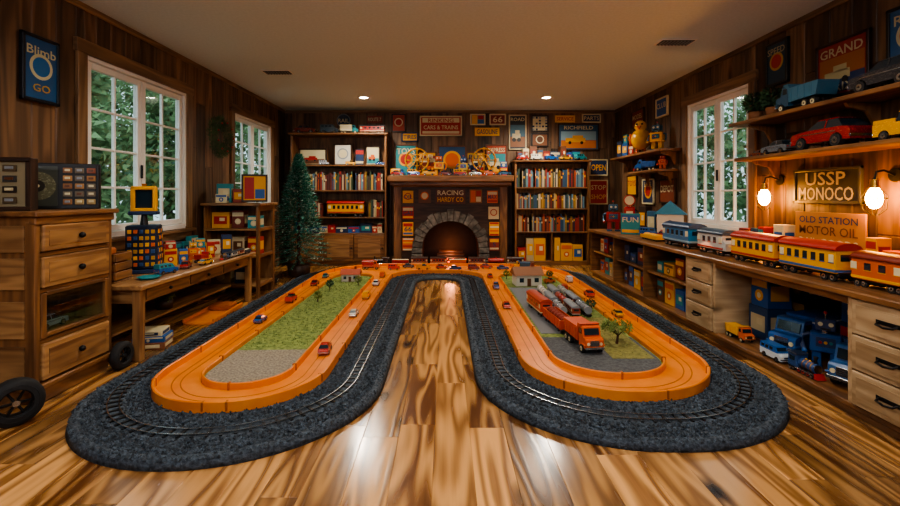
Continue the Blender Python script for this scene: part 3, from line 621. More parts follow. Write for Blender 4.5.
# under desk
boxes('board_game_stack',[(0,0,0,.24,.18,.05,'#7a4a30',CRM),(.01,0,.05,.22,.17,.045,BLUE,CRM),(0,0,.095,.2,.16,.04,CRM,NAVY)],(-2.23,3.42,0),.2)
b=B(); b.b2(-.13,.13,-.32,.32,0,.02,ORANGE,.004)
for x in(-.13,.13): b.b2(x-.008,x+.008,-.32,.32,.02,.05,ORANGE,.003)
b.b2(-.1,.1,.1,.28,.02,.07,ORANGE2,.01); b.done('toy_track_ramp',(-2.2,4.3,0),.05)
b=B(); b.lathe([(0,0),(.06,0),(.07,.08),(.065,.08),(0,.07)],DARKW[0]); bush(b,(0,0,.13),.075,GRASS,260,.03); b.done('potted_plant',(-2.4,3.85,.181))
def tyre(name,r,w,loc,rz):
    b=B(); b.lathe([(r*.6,-w/2),(r*.92,-w/2),(r,-w*.3),(r,w*.3),(r*.92,w/2),(r*.6,w/2),(r*.56,w*.3),(r*.56,-w*.3),(r*.6,-w/2)],RUBBER,(0,0,r),28,1)
    for i in range(6):
        a=2*PI*i/6; b.box((r*.35*math.cos(a),-w*.25,r+r*.35*math.sin(a)),(r*.5,w*.15,r*.1),IRON,.002,(0,-a,0))
    b.cyl((0,-w*.45,r),(0,w*.3,r),r*.14,r*.14,STEEL,14); b.ring((0,-w*.35,r),r*.57,r*.03,IRON,1,24,6); b.ring((0,-w*.5,r),r*.78,r*.015,RUBBER,1,28,5)
    return b.done(name,loc,rz)
tyre('toy_wheel',.115,.075,(-2.15,2.25,0),.9)
tyre('toy_wheel',.09,.05,(-2.14,2.98,0),PI/2)
# ------------------------------------------------------------ side bookcase left
b=B(); x0,x1,y0,y1=-2.715,-2.08,5.02,5.5
b.b2(x0,x1+.03,y0-.03,y1+.03,1.03,1.06,PINE,.005)
b.b2(x0+.02,x0+.04,y0,y1,0.03,1.03,PINE); b.b2(x0+.04,x1-.03,y1-.02,y1,0,1.03,PINE); b.b2(x1-.03,x1,y0,y0+.05,0,1.03,OAK); b.b2(x1-.03,x1,y1-.05,y1,0,1.03,OAK); b.b2(x1-.025,x1-.005,y0+.05,y1-.05,.97,1.03,OAK)
for z in(.12,.45,.75): b.b2(x0+.04,x1-.03,y0+.002,y1-.02,z,z+.022,PINE); b.b2(x1-.028,x1-.004,y0+.05,y1-.05,z-.01,z+.03,OAK)
b.done('side_bookcase')
boxes('toy_box_stack',[(0,0,0,.16,.1,.22,TEAL,CRM),(.16,0,0,.13,.1,.16,'#8a3526',YEL),(.0,-.12,0,.12,.08,.1,CRM,BLUE)],(-2.56,5.24,1.061),.2)
sign('framed_picture',.26,.3,(-2.22,5.25,1.23),.35,YEL,[],DARKW,'split',(RED,YEL,BLUE))
for z,a in((.773,[(0,0,0,.2,.12,.18,YEL,RED),(.2,0,0,.14,.12,.2,'#6b2a1e',CRM),(.38,0,0,.14,.12,.14,TEAL,CRM)]),(.473,[(0,0,0,.2,.12,.15,BLUE,RED),(.2,0,0,.14,.12,.2,'#c9b68f',BRN),(.38,0,0,.14,.12,.2,RED,YEL)]),(.143,[(0,0,0,.22,.12,.2,'#8a6a2c',CRM),(.23,0,0,.14,.12,.17,NAVY,CRM)])):
    boxes('toy_box_stack',a,(-2.565,5.2,z),0)
car('toy_car',.28,'#2c3136',(-2.3,5.8,0),.2)
# ------------------------------------------------------------ back bookcases
def bookcase(name,x0,x1,y0,top,shelves,door=None):
    b=B(); y1=BY-.02
    for x in(x0,x1-.03): b.b2(x,x+.03,y0,y1,0,top-.03,OAK)
    b.b2(x0-.03,x1+.03,y0-.03,y1,top-.03,top,OAK,.006); b.b2(x0+.03,x1-.03,y1-.012,y1,0,top-.03,OAK,.001)
    b.b2(x0+.03,x1-.03,y0+.02,y1,0,.07,OAK)
    for z in shelves: b.b2(x0+.03,x1-.03,y0+.01,y1-.012,z-.022,z,OAK)
    if door:
        n=3; w=(x1-x0-.06)/n
        for k in range(n):
            a=x0+.03+k*w; b.b2(a+.004,a+w-.004,y0-.012,y0+.008,.075,door-.025,OAK,.004); b.b2(a+.07,a+w-.07,y0-.018,y0-.012,.14,door-.09,PINE,.005); b.ball((a+w-.035,y0-.024,door*.55),.014,IRON)
    else: b.b2((x0+x1)/2-.012,(x0+x1)/2+.012,y0+.012,y1-.012,.07,shelves[0]-.022,OAK)
    return b.done(name)
bookcase('bookcase',-2.51,-.95,7.3,2.16,[.53,.79,1.23,1.64],.53)
bookcase('bookcase',1.14,2.36,7.34,1.72,[.55,.93,1.28],None)
b=B(); books(b,-2.47,-1.0,7.36,1.23,.32,1); books(b,-2.47,-2.0,7.36,.79,.3,2); books(b,-1.25,-1.0,7.36,.79,.3,22); b.done('book_row')
b=B(); books(b,1.18,2.32,7.4,1.28,.33,4,.2); books(b,1.18,2.32,7.4,.93,.27,5,.2); books(b,1.18,2.32,7.4,.55,.3,6,.2); 
b.done('book_row')
rd=random.Random(11)
def mixboxes(x0,x1,y,z,hm,cols,name='game_box_row',d=.16):
    it=[];x=x0
    while x<x1-.1: w=rd.uniform(.08,.2);w=min(w,x1-x);h=hm*rd.uniform(.5,.95);it.append((x+w/2,0,0,w-.008,d,h,rd.choice(cols),rd.choice(cols)));x+=w
    boxes(name,it,(0,y,z+.001))
PAL=[RED,BLUE,YEL,ORG,TEAL,CRM,NAVY,BRN,'#b9a67f','#7a2a20','#2c4a66']
def rowR(y0,y1,x,z,hm,d=.1,cols=PAL,wm=(.07,.16),sgn=-1):
    it=[];u=0
    while u<(y1-y0)-.08: w=min(rd.uniform(*wm),y1-y0-u);it.append((u+w/2,0,0,w-.012,d,hm*rd.uniform(.45,1),rd.choice(cols),rd.choice(cols)));u+=w+rd.uniform(0,.03)
    boxes('game_box_row',it,(x,y1 if sgn<0 else y0,z),sgn*PI/2)
rowR(3.55,4.85,-2.655,Hd,.21,.06,PAL,(.06,.14),1)
mixboxes(1.19,1.72,7.46,.07,.42,[YEL,ORG,YEL,'#b9a67f',RED]); mixboxes(1.79,2.32,7.46,.07,.42,[YEL,ORG,BLUE,YEL])
mixboxes(-2.46,-1.0,7.44,.53,.2,[TEAL,BLUE,CRM,RED,NAVY,'#c9b68f'])
railcar('toy_tram',.62,YEL,RED,(-1.63,7.45,.791),0,.17,.27,RED,8); 
for i,(x,w,h,bg,art,cl) in enumerate([(-2.2,.44,.26,CRM,'scene',(BRN,CRM,RED)),(-1.7,.28,.34,'#c8c4b8','disc',(GRY,CRM,RED)),(-1.42,.14,.26,NAVY,'band',(RED,CRM)),(-1.2,.22,.3,CRM,'scene',(TEAL,CRM,ORG))]):
    sign('framed_picture',w,h,(x,7.5,1.641+h/2+.012),0,bg,[],DARKW,art,cl,rx=0)
for k,(x,c) in enumerate([(-2.38,RED),(-1.98,'#8d9297'),(-1.55,YEL),(-1.06,BLUE)]): car('toy_car',.16,c,(x,7.37,1.641),.2,['sedan','van','pickup','sedan'][k])
car('toy_car',.34,'#7a3222',(-2.3,7.44,2.161),0); car('toy_car',.3,'#3c4a55',(-1.9,7.44,2.161),0,'van'); railcar('toy_train_wagon',.42,RED,'#2e3238',(-1.2,7.44,2.161),0,.12,.15,CRM,6); truck('toy_truck',.3,TEAL,CRM,(-1.58,7.44,2.161),0)
mixboxes(1.2,2.3,7.54,1.72,.26,PAL)
for k,(x,c) in enumerate([(1.27,RED),(1.5,'#dcd6c8'),(1.74,BLUE),(1.98,YEL),(2.22,TEAL)]): car('toy_car',.2,c,(x,7.38,1.721),.1*k,['sedan','van','pickup','sedan','van'][k])
# ------------------------------------------------------------ fireplace
b=B(); cx=.09; fy=7.32
def arc(a,h,z,n=16): return [(cx+a*math.cos(PI*k/n),z+h*math.sin(PI*k/n)) for k in range(n+1)]
out=[(-.83,0)]+[(cx-.45,0)]+arc(.45,.42,.3)[::-1]+[(cx+.45,0),(1.01,0),(1.01,1.36),(-.83,1.36)]
b.prism(out,fy,BY-.03,DARKW[0],1)
b.b2(cx-.46,cx+.46,BY-.07,BY-.03,0,.8,paint('#1f1613',.8),0)
n=17
for k in range(n):
    a0=PI*k/n+.012;a1=PI*(k+1)/n-.012; j=.02*((k*7)%3)
    q=[(cx+.46*math.cos(a0),.3+.43*math.sin(a0)),(cx+(.6+j)*math.cos(a0),.3+(.58+j)*math.sin(a0)),(cx+(.6+j)*math.cos(a1),.3+(.58+j)*math.sin(a1)),(cx+.46*math.cos(a1),.3+.43*math.sin(a1))]
    b.prism(q,fy-.05,fy,STONE,1)
rd2=random.Random(3)
for s in(-1,1):
    for k in range(3): b.box((cx+s*(.545),fy-.022,.05+.1*k),(.16+rd2.uniform(0,.02),.06,.092),STONE,.012)
for x in(-.77,.95): b.b2(x-.06,x+.06,fy-.02,fy,0,1.36,OAK,.005)
b.b2(-.83,1.01,fy-.03,fy,1.28,1.36,OAK,.005)
b.b2(-.91,1.09,7.08,BY-.01,1.36,1.46,OAK,.012); b.b2(-.88,1.06,7.14,BY-.02,1.30,1.36,OAK,.008)
b.b2(-.7,.88,7.2,7.26,.0,.03,STONE,.004)
for k in range(3): b.cyl((cx-.25+.03*k,7.42+.05*k,.09+.05*k),(cx+.25-.02*k,7.45+.03*k,.09+.05*k),.045,.04,DARKW[0],10)
for k in range(9): b.box((cx-.3+.075*k,7.5,.05),(.01,.2,.03),IRON,0)
EMB=paint('#ff4a12',.9,0,5.)
rd2=random.Random(6)
for k in range(34): b.ball((cx+rd2.uniform(-.26,.26),7.48+rd2.uniform(-.1,.06),.04+rd2.uniform(0,.06)),.02,EMB,(1,1,.6),6)
b.done('fireplace')
lamp('ember_light','POINT',(cx,7.42,.3),5,(1,.3,.12),.08)
fl=fy-.032
for x,z,w,h,bg,art,cl,t in[(-.6,1.12,.17,.2,YEL,'disc',(RED,YEL),'OIL'),(-.6,.86,.18,.2,RED,'band',(CRM,YEL),'GAS'),(-.6,.60,.17,.22,YEL,'band',(RED,BLUE),'66'),(-.6,.35,.18,.2,ORG,'stripes',(CRM,RED,YEL),''),
    (.77,1.12,.17,.2,ORG,'band',(CRM,RED),'MAX'),(.79,.86,.17,.2,CRM,'disc',(RED,CRM),''),(.8,.60,.16,.22,YEL,'stripes',(RED,ORG,CRM),''),(.8,.35,.16,.2,'#8a3526','band',(YEL,CRM),'5'),
    (-.33,1.13,.2,.22,BRN,'disc',(ORG,CRM),''),(.5,1.13,.2,.22,'#8a5a22','split',(ORG,RED,CRM),'')]:
    sign('advertising_sign',w,h,(x,fl+.02,z),0,bg,[(t,0,.34,NAVY)] if t else [],None,art,cl)
sign('advertising_sign',.5,.26,(.09,fl+.02,1.13),0,'#5a2a18',[('RACING',.22,.3,CRM),('HARDY CO',-.2,.3,YEL)],'#3a2210')
# mantel things
mz=1.461
sign('advertising_sign',.36,.52,(-.66,7.6,mz+.272),0,TEAL,[('TOYS',.3,.2,CRM)],BRN,'disc',(YEL,RED))
sign('advertising_sign',.3,.4,(-.3,7.62,mz+.212),0,'#7a2a20',[('FUEL',.3,.2,CRM)],BRN,'stripes',(YEL,ORG,CRM))
sign('advertising_sign',.46,.5,(.12,7.6,mz+.262),0,'#20466e',[('RAILWAY',-.34,.16,CRM)],BRN,'disc',(YEL,ORG))
sign('advertising_sign',.3,.4,(.52,7.62,mz+.212),0,'#b9923a',[('BUS',.3,.2,NAVY)],BRN,'scene',(RED,CRM,NAVY))
sign('advertising_sign',.34,.52,(.87,7.6,mz+.272),0,'#9a3a1c',[('EXPRESS',.34,.14,CRM)],BRN,'scene',(YEL,TEAL,CRM))
ferris('toy_ferris_wheel',.21,YEL,(-.46,7.4,mz)); ferris('toy_ferris_wheel',.21,'#c98a2c',(.64,7.4,mz))
robot('toy_robot',.38,YEL,ORG,(-.1,7.42,mz)); robot('toy_robot',.35,'#c9a23c',BLUE,(.3,7.42,mz)); 
for k,(x,c,kd,c2) in enumerate([(-.76,RED,'sedan',None),(-.5,BLUE,'van',YEL),(-.26,YEL,'pickup',RED),(0,'#7a2a20','sedan',None),(.24,RED,'van',YEL),(.48,'#c8c2b0','sedan',None),(.72,ORG,'pickup',BLUE),(.95,'#2c5a7a','sedan',None)]): car('toy_car',.2,c,(x,7.18,mz),0,kd,c2)
truck('toy_truck',.24,BLUE,YEL,(-.77,7.38,mz),0)
boxes('toy_box_stack',[(0,0,0,.12,.1,.14,RED,YEL),(.0,0,.14,.1,.08,.1,BLUE,CRM)],(.96,7.4,mz))
# ------------------------------------------------------------ back wall signs
wy=BY-.012
for x,z,w,h,bg,fr,art,cl,ln in[
 (-.79,2.38,.22,.29,'#a33a22','#1b1b1b','disc',(CRM,RED),[]),
 (-.07,2.33,.7,.32,RED,CRM,'band',(CRM,CRM),[('RINKING',.29,.2,RED),('CARS & TRAINS',-.08,.22,CRM)]),
 (.56,2.44,.24,.17,TEAL,'#d8c89a','split',(YEL,RED,BLUE),[]),
 (.72,2.23,.42,.14,YEL,None,None,(),[('GASOLINE',0,.6,NAVY)]),
 (.9,2.44,.26,.17,'#7a2a20',CRM,None,(),[('66',0,.6,CRM)]),
 (1.24,2.22,.28,.58,'#1e2a33','#c9b68f','scene',('#8a5a3a','#3c6a80',CRM),[('ROAD',.38,.1,CRM)]),
 (1.62,2.37,.27,.26,CRM,'#2a1a10','grid',(GRY,NAVY,CRM),[]),(1.62,2.09,.27,.21,'#7a4a2a','#1c1410','disc',(CRM,BRN),[]),
 (2.28,2.14,.68,.44,'#27506e','#3a2413','scene',('#c2702a','#7fa0ae',YEL),[('RICHFIELD',.36,.14,CRM)]),
 (2.05,2.45,.34,.12,YEL,None,None,(),[('SERVICE',0,.5,RED)]),(2.5,2.46,.3,.13,NAVY,CRM,None,(),[('PARTS',0,.5,CRM)]),
 (-.6,2.14,.26,.14,YEL,NAVY,None,(),[('TIRES',0,.5,NAVY)]),
 (-1.2,2.44,.26,.12,'#8a3526',None,None,(),[('ROUTE 7',0,.5,CRM)])]:
    sign('wall_sign',w,h,(x,wy,z),0,bg,ln,fr,art,cl)
sign('round_wall_sign',.22,.22,(-1.73,wy,2.42),0,'#20364c',[('RAIL',0,.3,CRM)],GRY,None,(),shape='round')
sign('wall_sign',.3,.4,(2.62,wy,1.2),0,RED,[('STOP',.2,.2,CRM),('SHOP',-.2,.2,YEL)],CRM); sign('wall_sign',.3,.26,(2.62,wy,1.62),0,NAVY,[('OPEN',0,.4,YEL)],CRM)
x=-1.0
for i,(c,k) in enumerate([('#1f2326','steam'),(RED,'gondola'),('#8a2a1c','coach'),('#a83a22','coach'),(ORG,'gondola'),('#7a2a20','coach'),(RED,'tank'),('#5a2a20','coach')]):
    railcar('toy_train_wagon' if i else 'toy_locomotive',.27,c,'#38241c',(x+i*.3,7.06,.054),PI if i==0 else 0,.085,.13,CRM,6,k)
# ------------------------------------------------------------ right sideboard
b=B(); x0,x1,y0,y1,H=2.1,2.885,1.55,6.5,.66
b.b2(x0-.03,x1,y0,y1+.02,H-.035,H,OAK,.006)
b.b2(x1-.02,x1,y0,y1,.05,H-.035,OAK,.001)
b.b2(x0+.03,x1-.02,y0,y1,.0,.05,OAK,.001); b.b2(x0,x1-.02,y0,y1,.05,.075,OAK,.003)
for y in(y0,2.32,3.5,3.9,4.75,5.6,y1-.03): b.b2(x0,x1-.02,y,y+.028,.075,H-.035,LPINE if y<4 else OAK,.003)
for y in(3.93,4.78,5.63): b.b2(x0+.03,x1-.02,y,y+.81,.34,.358,OAK,.002)
b.b2(x0+.001,x0+.02,2.35,3.5,H-.075,H-.035,OAK,.002)
def dr(ya,yb,za,zb,hand=1):
    b.b2(x0-.014,x0+.01,ya,yb,za,zb,LPINE,.005); b.b2(x0-.018,x0-.014,ya+.03,yb-.03,za+.025,zb-.025,LPINE,.003)
    ym=(ya+yb)/2;zm=(za+zb)/2
    ys=(ym,) if yb-ya<.5 else (ya+.2,yb-.2)
    for q in ys:
        b.tube([(x0-.018,q-.045,zm+.01),(x0-.04,q-.04,zm),(x0-.045,q,zm-.006),(x0-.04,q+.04,zm),(x0-.018,q+.045,zm+.01)],.006,IRON,6); b.box((x0-.02,q,zm+.01),(.004,.12,.02),IRON,.001)
for k in range(3): dr(1.585,2.312,.08+k*.182,.255+k*.182)
for k in range(3): dr(3.534,3.894,.08+k*.182,.255+k*.182)
b.done('sideboard')
cz=.0755
truck('toy_truck',.52,BLUE,'#1f4a8c',(2.49,3.08,cz),PI*1.1,'box','TRUCKS'); 
truck('toy_truck',.48,'#2a5c94','#26436b',(2.42,2.56,cz),PI*1.12,'box','HAUL')
truck('toy_truck',.22,ORG,YEL,(2.2,3.36,cz),-PI/2,'dump')
car('toy_car',.19,'#cfd6dc',(2.17,2.95,cz),-PI*.5,'van',BLUE); railcar('toy_locomotive',.2,'#2c4a7a','#18263c',(2.17,2.71,cz),-PI/2,.08,.12,RED,4,'steam')
robot('toy_robot',.36,BLUE,'#2c3f66',(2.36,2.79,cz),-.7)
boxes('toy_box_stack',[(0,0,0,.18,.2,.26,NAVY,RED),(0,0,.26,.18,.18,.18,BLUE,CRM)],(2.66,2.83,cz),-PI/2)
boxes('toy_box_stack',[(0,0,0,.2,.2,.24,'#26436b',CRM),(0,0,.24,.18,.18,.22,BLUE,YEL)],(2.45,3.38,cz),-PI/2); boxes('toy_box_stack',[(0,0,0,.18,.2,.3,NAVY,YEL),(0,0,.3,.18,.18,.18,BLUE,CRM)],(2.74,3.39,cz),-PI/2)
for y in(3.95,4.8,5.65):
    for z in(cz,.359): rowR(y,y+.72,2.3,z,.23,.2,PAL,(.1,.2))
# counter items
ct=.661
railcar('toy_passenger_train',.46,YEL,'#a32a20',(2.25,3.2,ct),-PI/2,.15,.22,RED,7)
railcar('toy_passenger_train',.44,YEL,'#a32a20',(2.25,2.72,ct),-PI/2,.15,.22,BLUE,7)
railcar('toy_locomotive',.28,ORG,'#7a2a1a',(2.27,2.31,ct),-PI/2,.13,.19,YEL,4,'diesel')
railcar('toy_locomotive',.36,'#b6b9b6','#33475a',(2.27,3.74,ct),-PI/2,.15,.21,RED,5,'diesel')
railcar('toy_train_wagon',.5,'#206f9f','#1c4268',(2.27,4.28,ct),-PI/2,.17,.23,'#7fa0ae',6)
railcar('toy_train_wagon',.4,YEL,'#a8841c',(2.27,4.9,ct),-PI/2,.12,.08,YEL,6,'gondola') 
robot('toy_robot',.3,'#7a2a20',CRM,(2.6,2.12,ct),-.9)
car('toy_car',.26,'#c98a2c',(2.32,1.98,ct),-PI/2,'van',RED)
sign('advertising_sign',.58,.25,(RX-.014,3.42,1.22),-PI/2,'#16181a',[('USSP',.22,.4,'#a89c7c'),('MONOCO',-.24,.4,'#a89c7c')],'#3a3a38')
sign('advertising_sign',.6,.36,(RX-.1,3.3,ct+.181),-PI/2,'#a8743a',[('OLD STATION',.34,.14,NAVY),('MOTOR OIL',.12,.18,BRN),('RAIL GOODS',-.12,.15,CRM),('COTTON',-.34,.14,NAVY)],None,None)
rowR(3.62,4.25,2.82,ct,.3); rowR(2.2,2.95,2.8,ct,.3); rowR(4.3,5.1,2.82,ct,.14); rowR(2.3,3.5,2.55,ct,.1,.08); rowR(3.7,4.9,2.58,ct,.16,.08)
car('toy_car',.2,RED,(2.5,5.12,ct),-PI/2); car('toy_car',.2,BLUE,(2.42,5.35,ct),-1.2,'van')
b=B(); b.b2(-.08,.08,-.07,.07,0,.03,BLACK,.004); b.b2(-.065,.065,-.05,.05,.03,.34,paint(RED,.3),.015); b.box((0,-.052,.24),(.08,.006,.08),CREAM,.002); b.cyl((0,-.03,.42),(0,.03,.42),.065,.065,CREAM,24); b.ring((0,-.03,.42),.065,.008,paint(RED),1,24,6); b.cyl((0,0,.34),(0,0,.36),.03,.03,STEEL)
b.tube([(.065,0,.3),(.1,0,.28),(.11,-.01,.15),(.09,-.01,.08),(.075,0,.12)],.008,RUBBER); b.done('toy_gas_pump',(2.4,5.85,ct),-.4)
b=B(); b.b2(-.14,.14,-.1,.1,0,.26,paint('#c9c4b4'),.004); b.prism([(-.18,.26),(.18,.26),(0,.42)],-.12,.12,paint('#2c7c9e'),1); b.cyl((0,-.102,.16),(0,-.098,.16),.035,.035,BLACK,18); b.b2(-.1,.1,-.104,-.1,.03,.08,paint(RED),0)
b.done('toy_house',(2.68,5.35,ct),-.5)
boxes('toy_box_stack',[(0,0,0,.16,.1,.28,'#2c5a7a',CRM),(.18,0,0,.14,.1,.2,RED,CRM),(-.17,0,0,.14,.1,.34,'#3c2a20',YEL)],(2.72,5.85,ct),-1.3)
boxes('toy_box_stack',[(0,0,0,.16,.1,.2,YEL,RED),(.18,0,0,.14,.1,.26,TEAL,CRM),(0,0,.2,.12,.09,.12,BLUE,YEL)],(2.6,6.3,ct),-.3)
robot('toy_robot',.42,RED,'#2c5a7a',(2.3,6.15,ct),-.3)
sign('advertising_sign',.22,.26,(2.3,5.58,ct+.131),-.5,TEAL,[('FUN',.2,.24,CRM)],None,'band',(BLUE,YEL))
sign('wall_sign',.4,.3,(RX-.014,5.85,1.2),-PI/2,'#7a3a24',[('DEPOT',.1,.3,CRM)],DARKW); sign('wall_sign',.34,.34,(RX-.014,6.4,1.2),-PI/2,NAVY,[('LINE',.3,.2,CRM)],CRM,'disc',(YEL,RED)); sign('wall_sign',.34,.3,(RX-.014,6.95,1.3),-PI/2,YEL,[('TOYS',.1,.3,RED)],DARKW)
sign('wall_sign',.3,.24,(RX-.014,6.0,2.32),-PI/2,BLUE,[('CLUB',.1,.3,CRM)],CRM); sign('wall_sign',.4,.24,(RX-.014,6.75,2.3),-PI/2,'#7a2a20',[('MODEL',.1,.3,CRM)],DARKW)
# ------------------------------------------------------------ wall shelves right
def wshelf(y0,y1,z,d,name='wall_shelf',br=None):
    b=B(); b.b2(RX-d,RX-.002,y0,y1,z-.032,z,OAK,.005)
    for y in br or (y0+.12,y1-.15):
        b.prism([(RX-.003,z-.033),(RX-d*.75,z-.033),(RX-d*.7,z-.06),(RX-d*.3,z-.09),(RX-.03,z-.2),(RX-.003,z-.2)],y,y+.025,OAK,1)
    b.done(name)
wshelf(1.9,4.13,1.80,.31,br=(2.2,3.0,3.95)); wshelf(1.9,4.05,1.48,.31,br=(2.35,3.9))
wshelf(5.53,7.2,1.73,.27); wshelf(5.6,6.5,1.48,.27)
car('toy_car',.5,'#8e1f1c',(2.74,3.18,1.481),PI/2,'sedan'); car('toy_car',.34,YEL,(2.74,2.64,1.481),-PI/2,'pickup',BRN); car('toy_car',.28,'#6a7077',(2.74,3.68,1.481),PI/2)
car('toy_car',.34,'#c9b68f',(2.74,2.2,1.481),PI/2,'van',RED); car('toy_car',.14,'#7a3a2a',(2.74,3.94,1.481),PI/2)
truck('toy_truck',.42,'#2c5672','#3f6f88',(2.74,3.42,1.801),PI/2,'dump'); car('toy_car',.44,'#33363c',(2.74,2.74,1.801),PI/2,'sedan'); car('toy_car',.34,'#7a3a2c',(2.74,2.3,1.801),PI/2,'pickup')
for y in(3.76,3.97):
    b=B(); b.lathe([(0,0),(.04,0),(.055,.08),(.05,.08),(0,.07)],paint('#8a5a3a',.8)); bush(b,(0,0,.16),.09,NEEDO,460,.03); b.done('potted_plant',(2.74,y,1.801))
sign('poster',.24,.36,(RX-.014,3.92,2.3),-PI/2,'#1e3a4c',[('SPEED',.3,.16,'#a89c7c')],'#16120e','disc',('#b08a30',RED))
sign('poster',.42,.4,(RX-.014,3.28,2.08),-PI/2,'#84201a',[('GRAND',.32,.17,'#b0a484'),('PRIX',-.34,.15,'#b0a484')],'#2a1410','scene',(NAVY,'#92562a','#a89870'))
sign('poster',.3,.4,(RX-.014,2.78,2.14),-PI/2,'#24507a',[('RAIL',.3,.16,'#b0a484')],'#16120e','disc',('#b0a484',RED))
robot('toy_robot',.38,YEL,'#2c5a7a',(2.76,5.85,1.731),-.9)
b=B(); b.ball((0,0,.2),.13,paint('#e0a41c',.3),(1,1,1.15),16); b.ball((0,-.02,.38),.08,paint('#e0a41c',.3),(1,1,1),14); b.prism([(-.03,.37),(.03,.37),(0,.33)],-.15,-.08,paint(ORG),1)
for x in(-.05,.05): b.cyl((x,0,.07),(x,-.02,0.008),.012,.012,paint(ORG),8); b.box((x,-.04,.006),(.05,.09,.012),paint(ORG),.003)
for x in(-1,1): b.ball((x*.13,.0,.2),.07,paint(ORG,.4),(.35,.9,1.3),10); b.ball((x*.035,-.09,.4),.014,BLACK)
b.done('toy_duck',(2.74,6.3,1.731),-.6) 
boxes('toy_box_stack',[(0,0,0,.14,.1,.2,BLUE,YEL),(.16,0,0,.12,.1,.14,RED,CRM),(-.15,0,0,.12,.1,.24,NAVY,YEL),(.0,0,.2,.1,.08,.12,TEAL,YEL)],(2.74,6.75,1.731),-1.4)
truck('toy_truck',.3,BLUE,'#2c5a9a',(2.75,6.12,1.481),PI*.7,'dump'); car('toy_car',.2,RED,(2.76,6.37,1.481),-1.4)
robot('toy_robot',.2,ORG,RED,(2.78,5.75,1.481),-.8)
# bulb lamps
BULB=paint('#ffa53e',.3,0,150.)
for y in(3.9,2.9):
    b=B(); b.cyl((0,0,0),(-.01,0,0),.045,.045,IRON,16); b.tube([(-.01,0,0),(-.08,0,.03),(-.13,0,.02),(-.14,0,-.03)],.007,IRON); b.cyl((-.14,0,-.03),(-.14,0,-.085),.022,.026,BRASS,14)
    b.lathe([(.022,-.085),(.036,-.11),(.044,-.15),(.037,-.19),(.018,-.215),(.0,-.219)],BULB,(-.14,0,0),18)
    for k in range(6):
        a=PI*k/3; b.tube([(-.14+.026*math.cos(a),.026*math.sin(a),-.08),(-.14+.066*math.cos(a),.066*math.sin(a),-.14),(-.14+.06*math.cos(a),.06*math.sin(a),-.22),(-.14+.02*math.cos(a),.02*math.sin(a),-.26)],.0022,IRON,5)
    b.ring((-.14,0,-.15),.067,.0025,IRON,2,20,5)
    b.done('wall_lamp',(RX-.003,y,1.28))
# ------------------------------------------------------------ layout toys
z=.0515
for L,c,x,y,a,k in[(.17,RED,-.84,3.15,.1,'sedan'),(.15,'#d8d2c4',-.83,4.1,0,'sedan'),(.17,'#c0392b',-1.59,4.65,0,'pickup'),(.16,'#8e1f1c',-1.59,5.5,0,'sedan'),(.17,'#c0392b',1.57,4.9,0,'sedan'),(.16,'#ccc',-.84,5.5,0,'sedan'),
    (.15,BLUE,-1.6,3.9,0,'sedan'),(.15,YEL,-.84,4.8,0,'van'),(.15,'#c0392b',.6,4.4,0,'sedan'),(.15,BLUE,.6,5.3,0,'pickup'),(.15,YEL,1.57,4.1,0,'sedan'),(.15,'#cccccc',1.57,5.7,0,'van'),(.14,TEAL,-1.59,6.0,0,'sedan'),(.14,RED,.6,6.0,0,'sedan'),(.14,ORG,-.84,6.05,0,'van')]:
    car('toy_car',L,'#cccccc' if c=='#ccc' else c,(x,y,z),PI/2+a,k)
for x,y,c,k in((-.75,6.62,'#c0392b','van'),(-.05,6.72,RED,'sedan'),(.42,6.6,'#7a2a20','van'),(.85,6.62,BLUE,'sedan'),(-.55,6.8,'#2c3136','sedan')): car('toy_car',.17,c,(x,y,z),0,k)
truck('toy_truck',.38,'#d05a20','#c24a1c',(1.0,3.26,.0595),-PI/2+.12,'dump')
railcar('toy_train_wagon',.46,'#c9481c','#b84222',(.94,3.73,.0605),PI/2+.1,.12,.17,'#7a2a1a',6,'gondola')
railcar('toy_train_wagon',.46,'#c9481c','#a83a1c',(.88,4.22,.0605),PI/2+.1,.11,.16,CRM,6,'coach')
for j,(x,cs) in enumerate([(1.04,[GRY,'#9aa3aa','#c9c4b8']),(1.15,['#8a2a20','#a83a2a',GRY]),(1.26,['#7a8088','#5a2a24','#9c9c98'])]):
    for k,c in enumerate(cs): railcar('toy_train_wagon',.32,c,'#7a8086',(x+.02,4.16+.35*k,.0615),PI/2,.075,.1,'#b0aca0',6,'coach' if (j+k)%2 else 'tank')
b=B(); b.cyl((0,0,0),(.01,0,.07),.012,.007,DARKW[2],8)
for k in range(6): a=k*1.05; b.cyl((.01,0,.06),(.07*math.cos(a),.07*math.sin(a),.12),.005,.002,DARKW[2],6); bush(b,(.075*math.cos(a),.075*math.sin(a),.13),.035,GRASS,70,.02)
b.done('miniature_tree',(1.26,3.3,.0615))
def house(loc,rz,c,rc,s=1):
    b=B(); b.b2(-.12*s,.12*s,-.08*s,.08*s,0,.1*s,paint(c),.002); b.prism([(-.1*s,.1*s),(.1*s,.1*s),(0,.17*s)],-.14*s,.14*s,paint(rc,.7),0)
    for x in(-.07,.07): b.box((x*s,-.081*s,.055*s),(.04*s,.004,.04*s),GLASSD,0)
    b.box((0,-.081*s,.035*s),(.035*s,.004,.07*s),paint(BRN),0); b.box((.06*s,.02*s,.17*s),(.03*s,.03*s,.06*s),paint('#7a3a2a'),0); b.done('miniature_house',loc,rz)
house((1.0,5.5,.057),.1,'#c8c4b8','#8a5a3a',1.3); house((-1.2,5.75,.057),0,'#c0bcb0','#a84a2a',.9); 
car('toy_car',.16,'#a83a22',(1.36,5.12,.057),1.4,'van'); car('toy_car',.14,ORG,(1.3,5.6,.057),.4,'pickup')
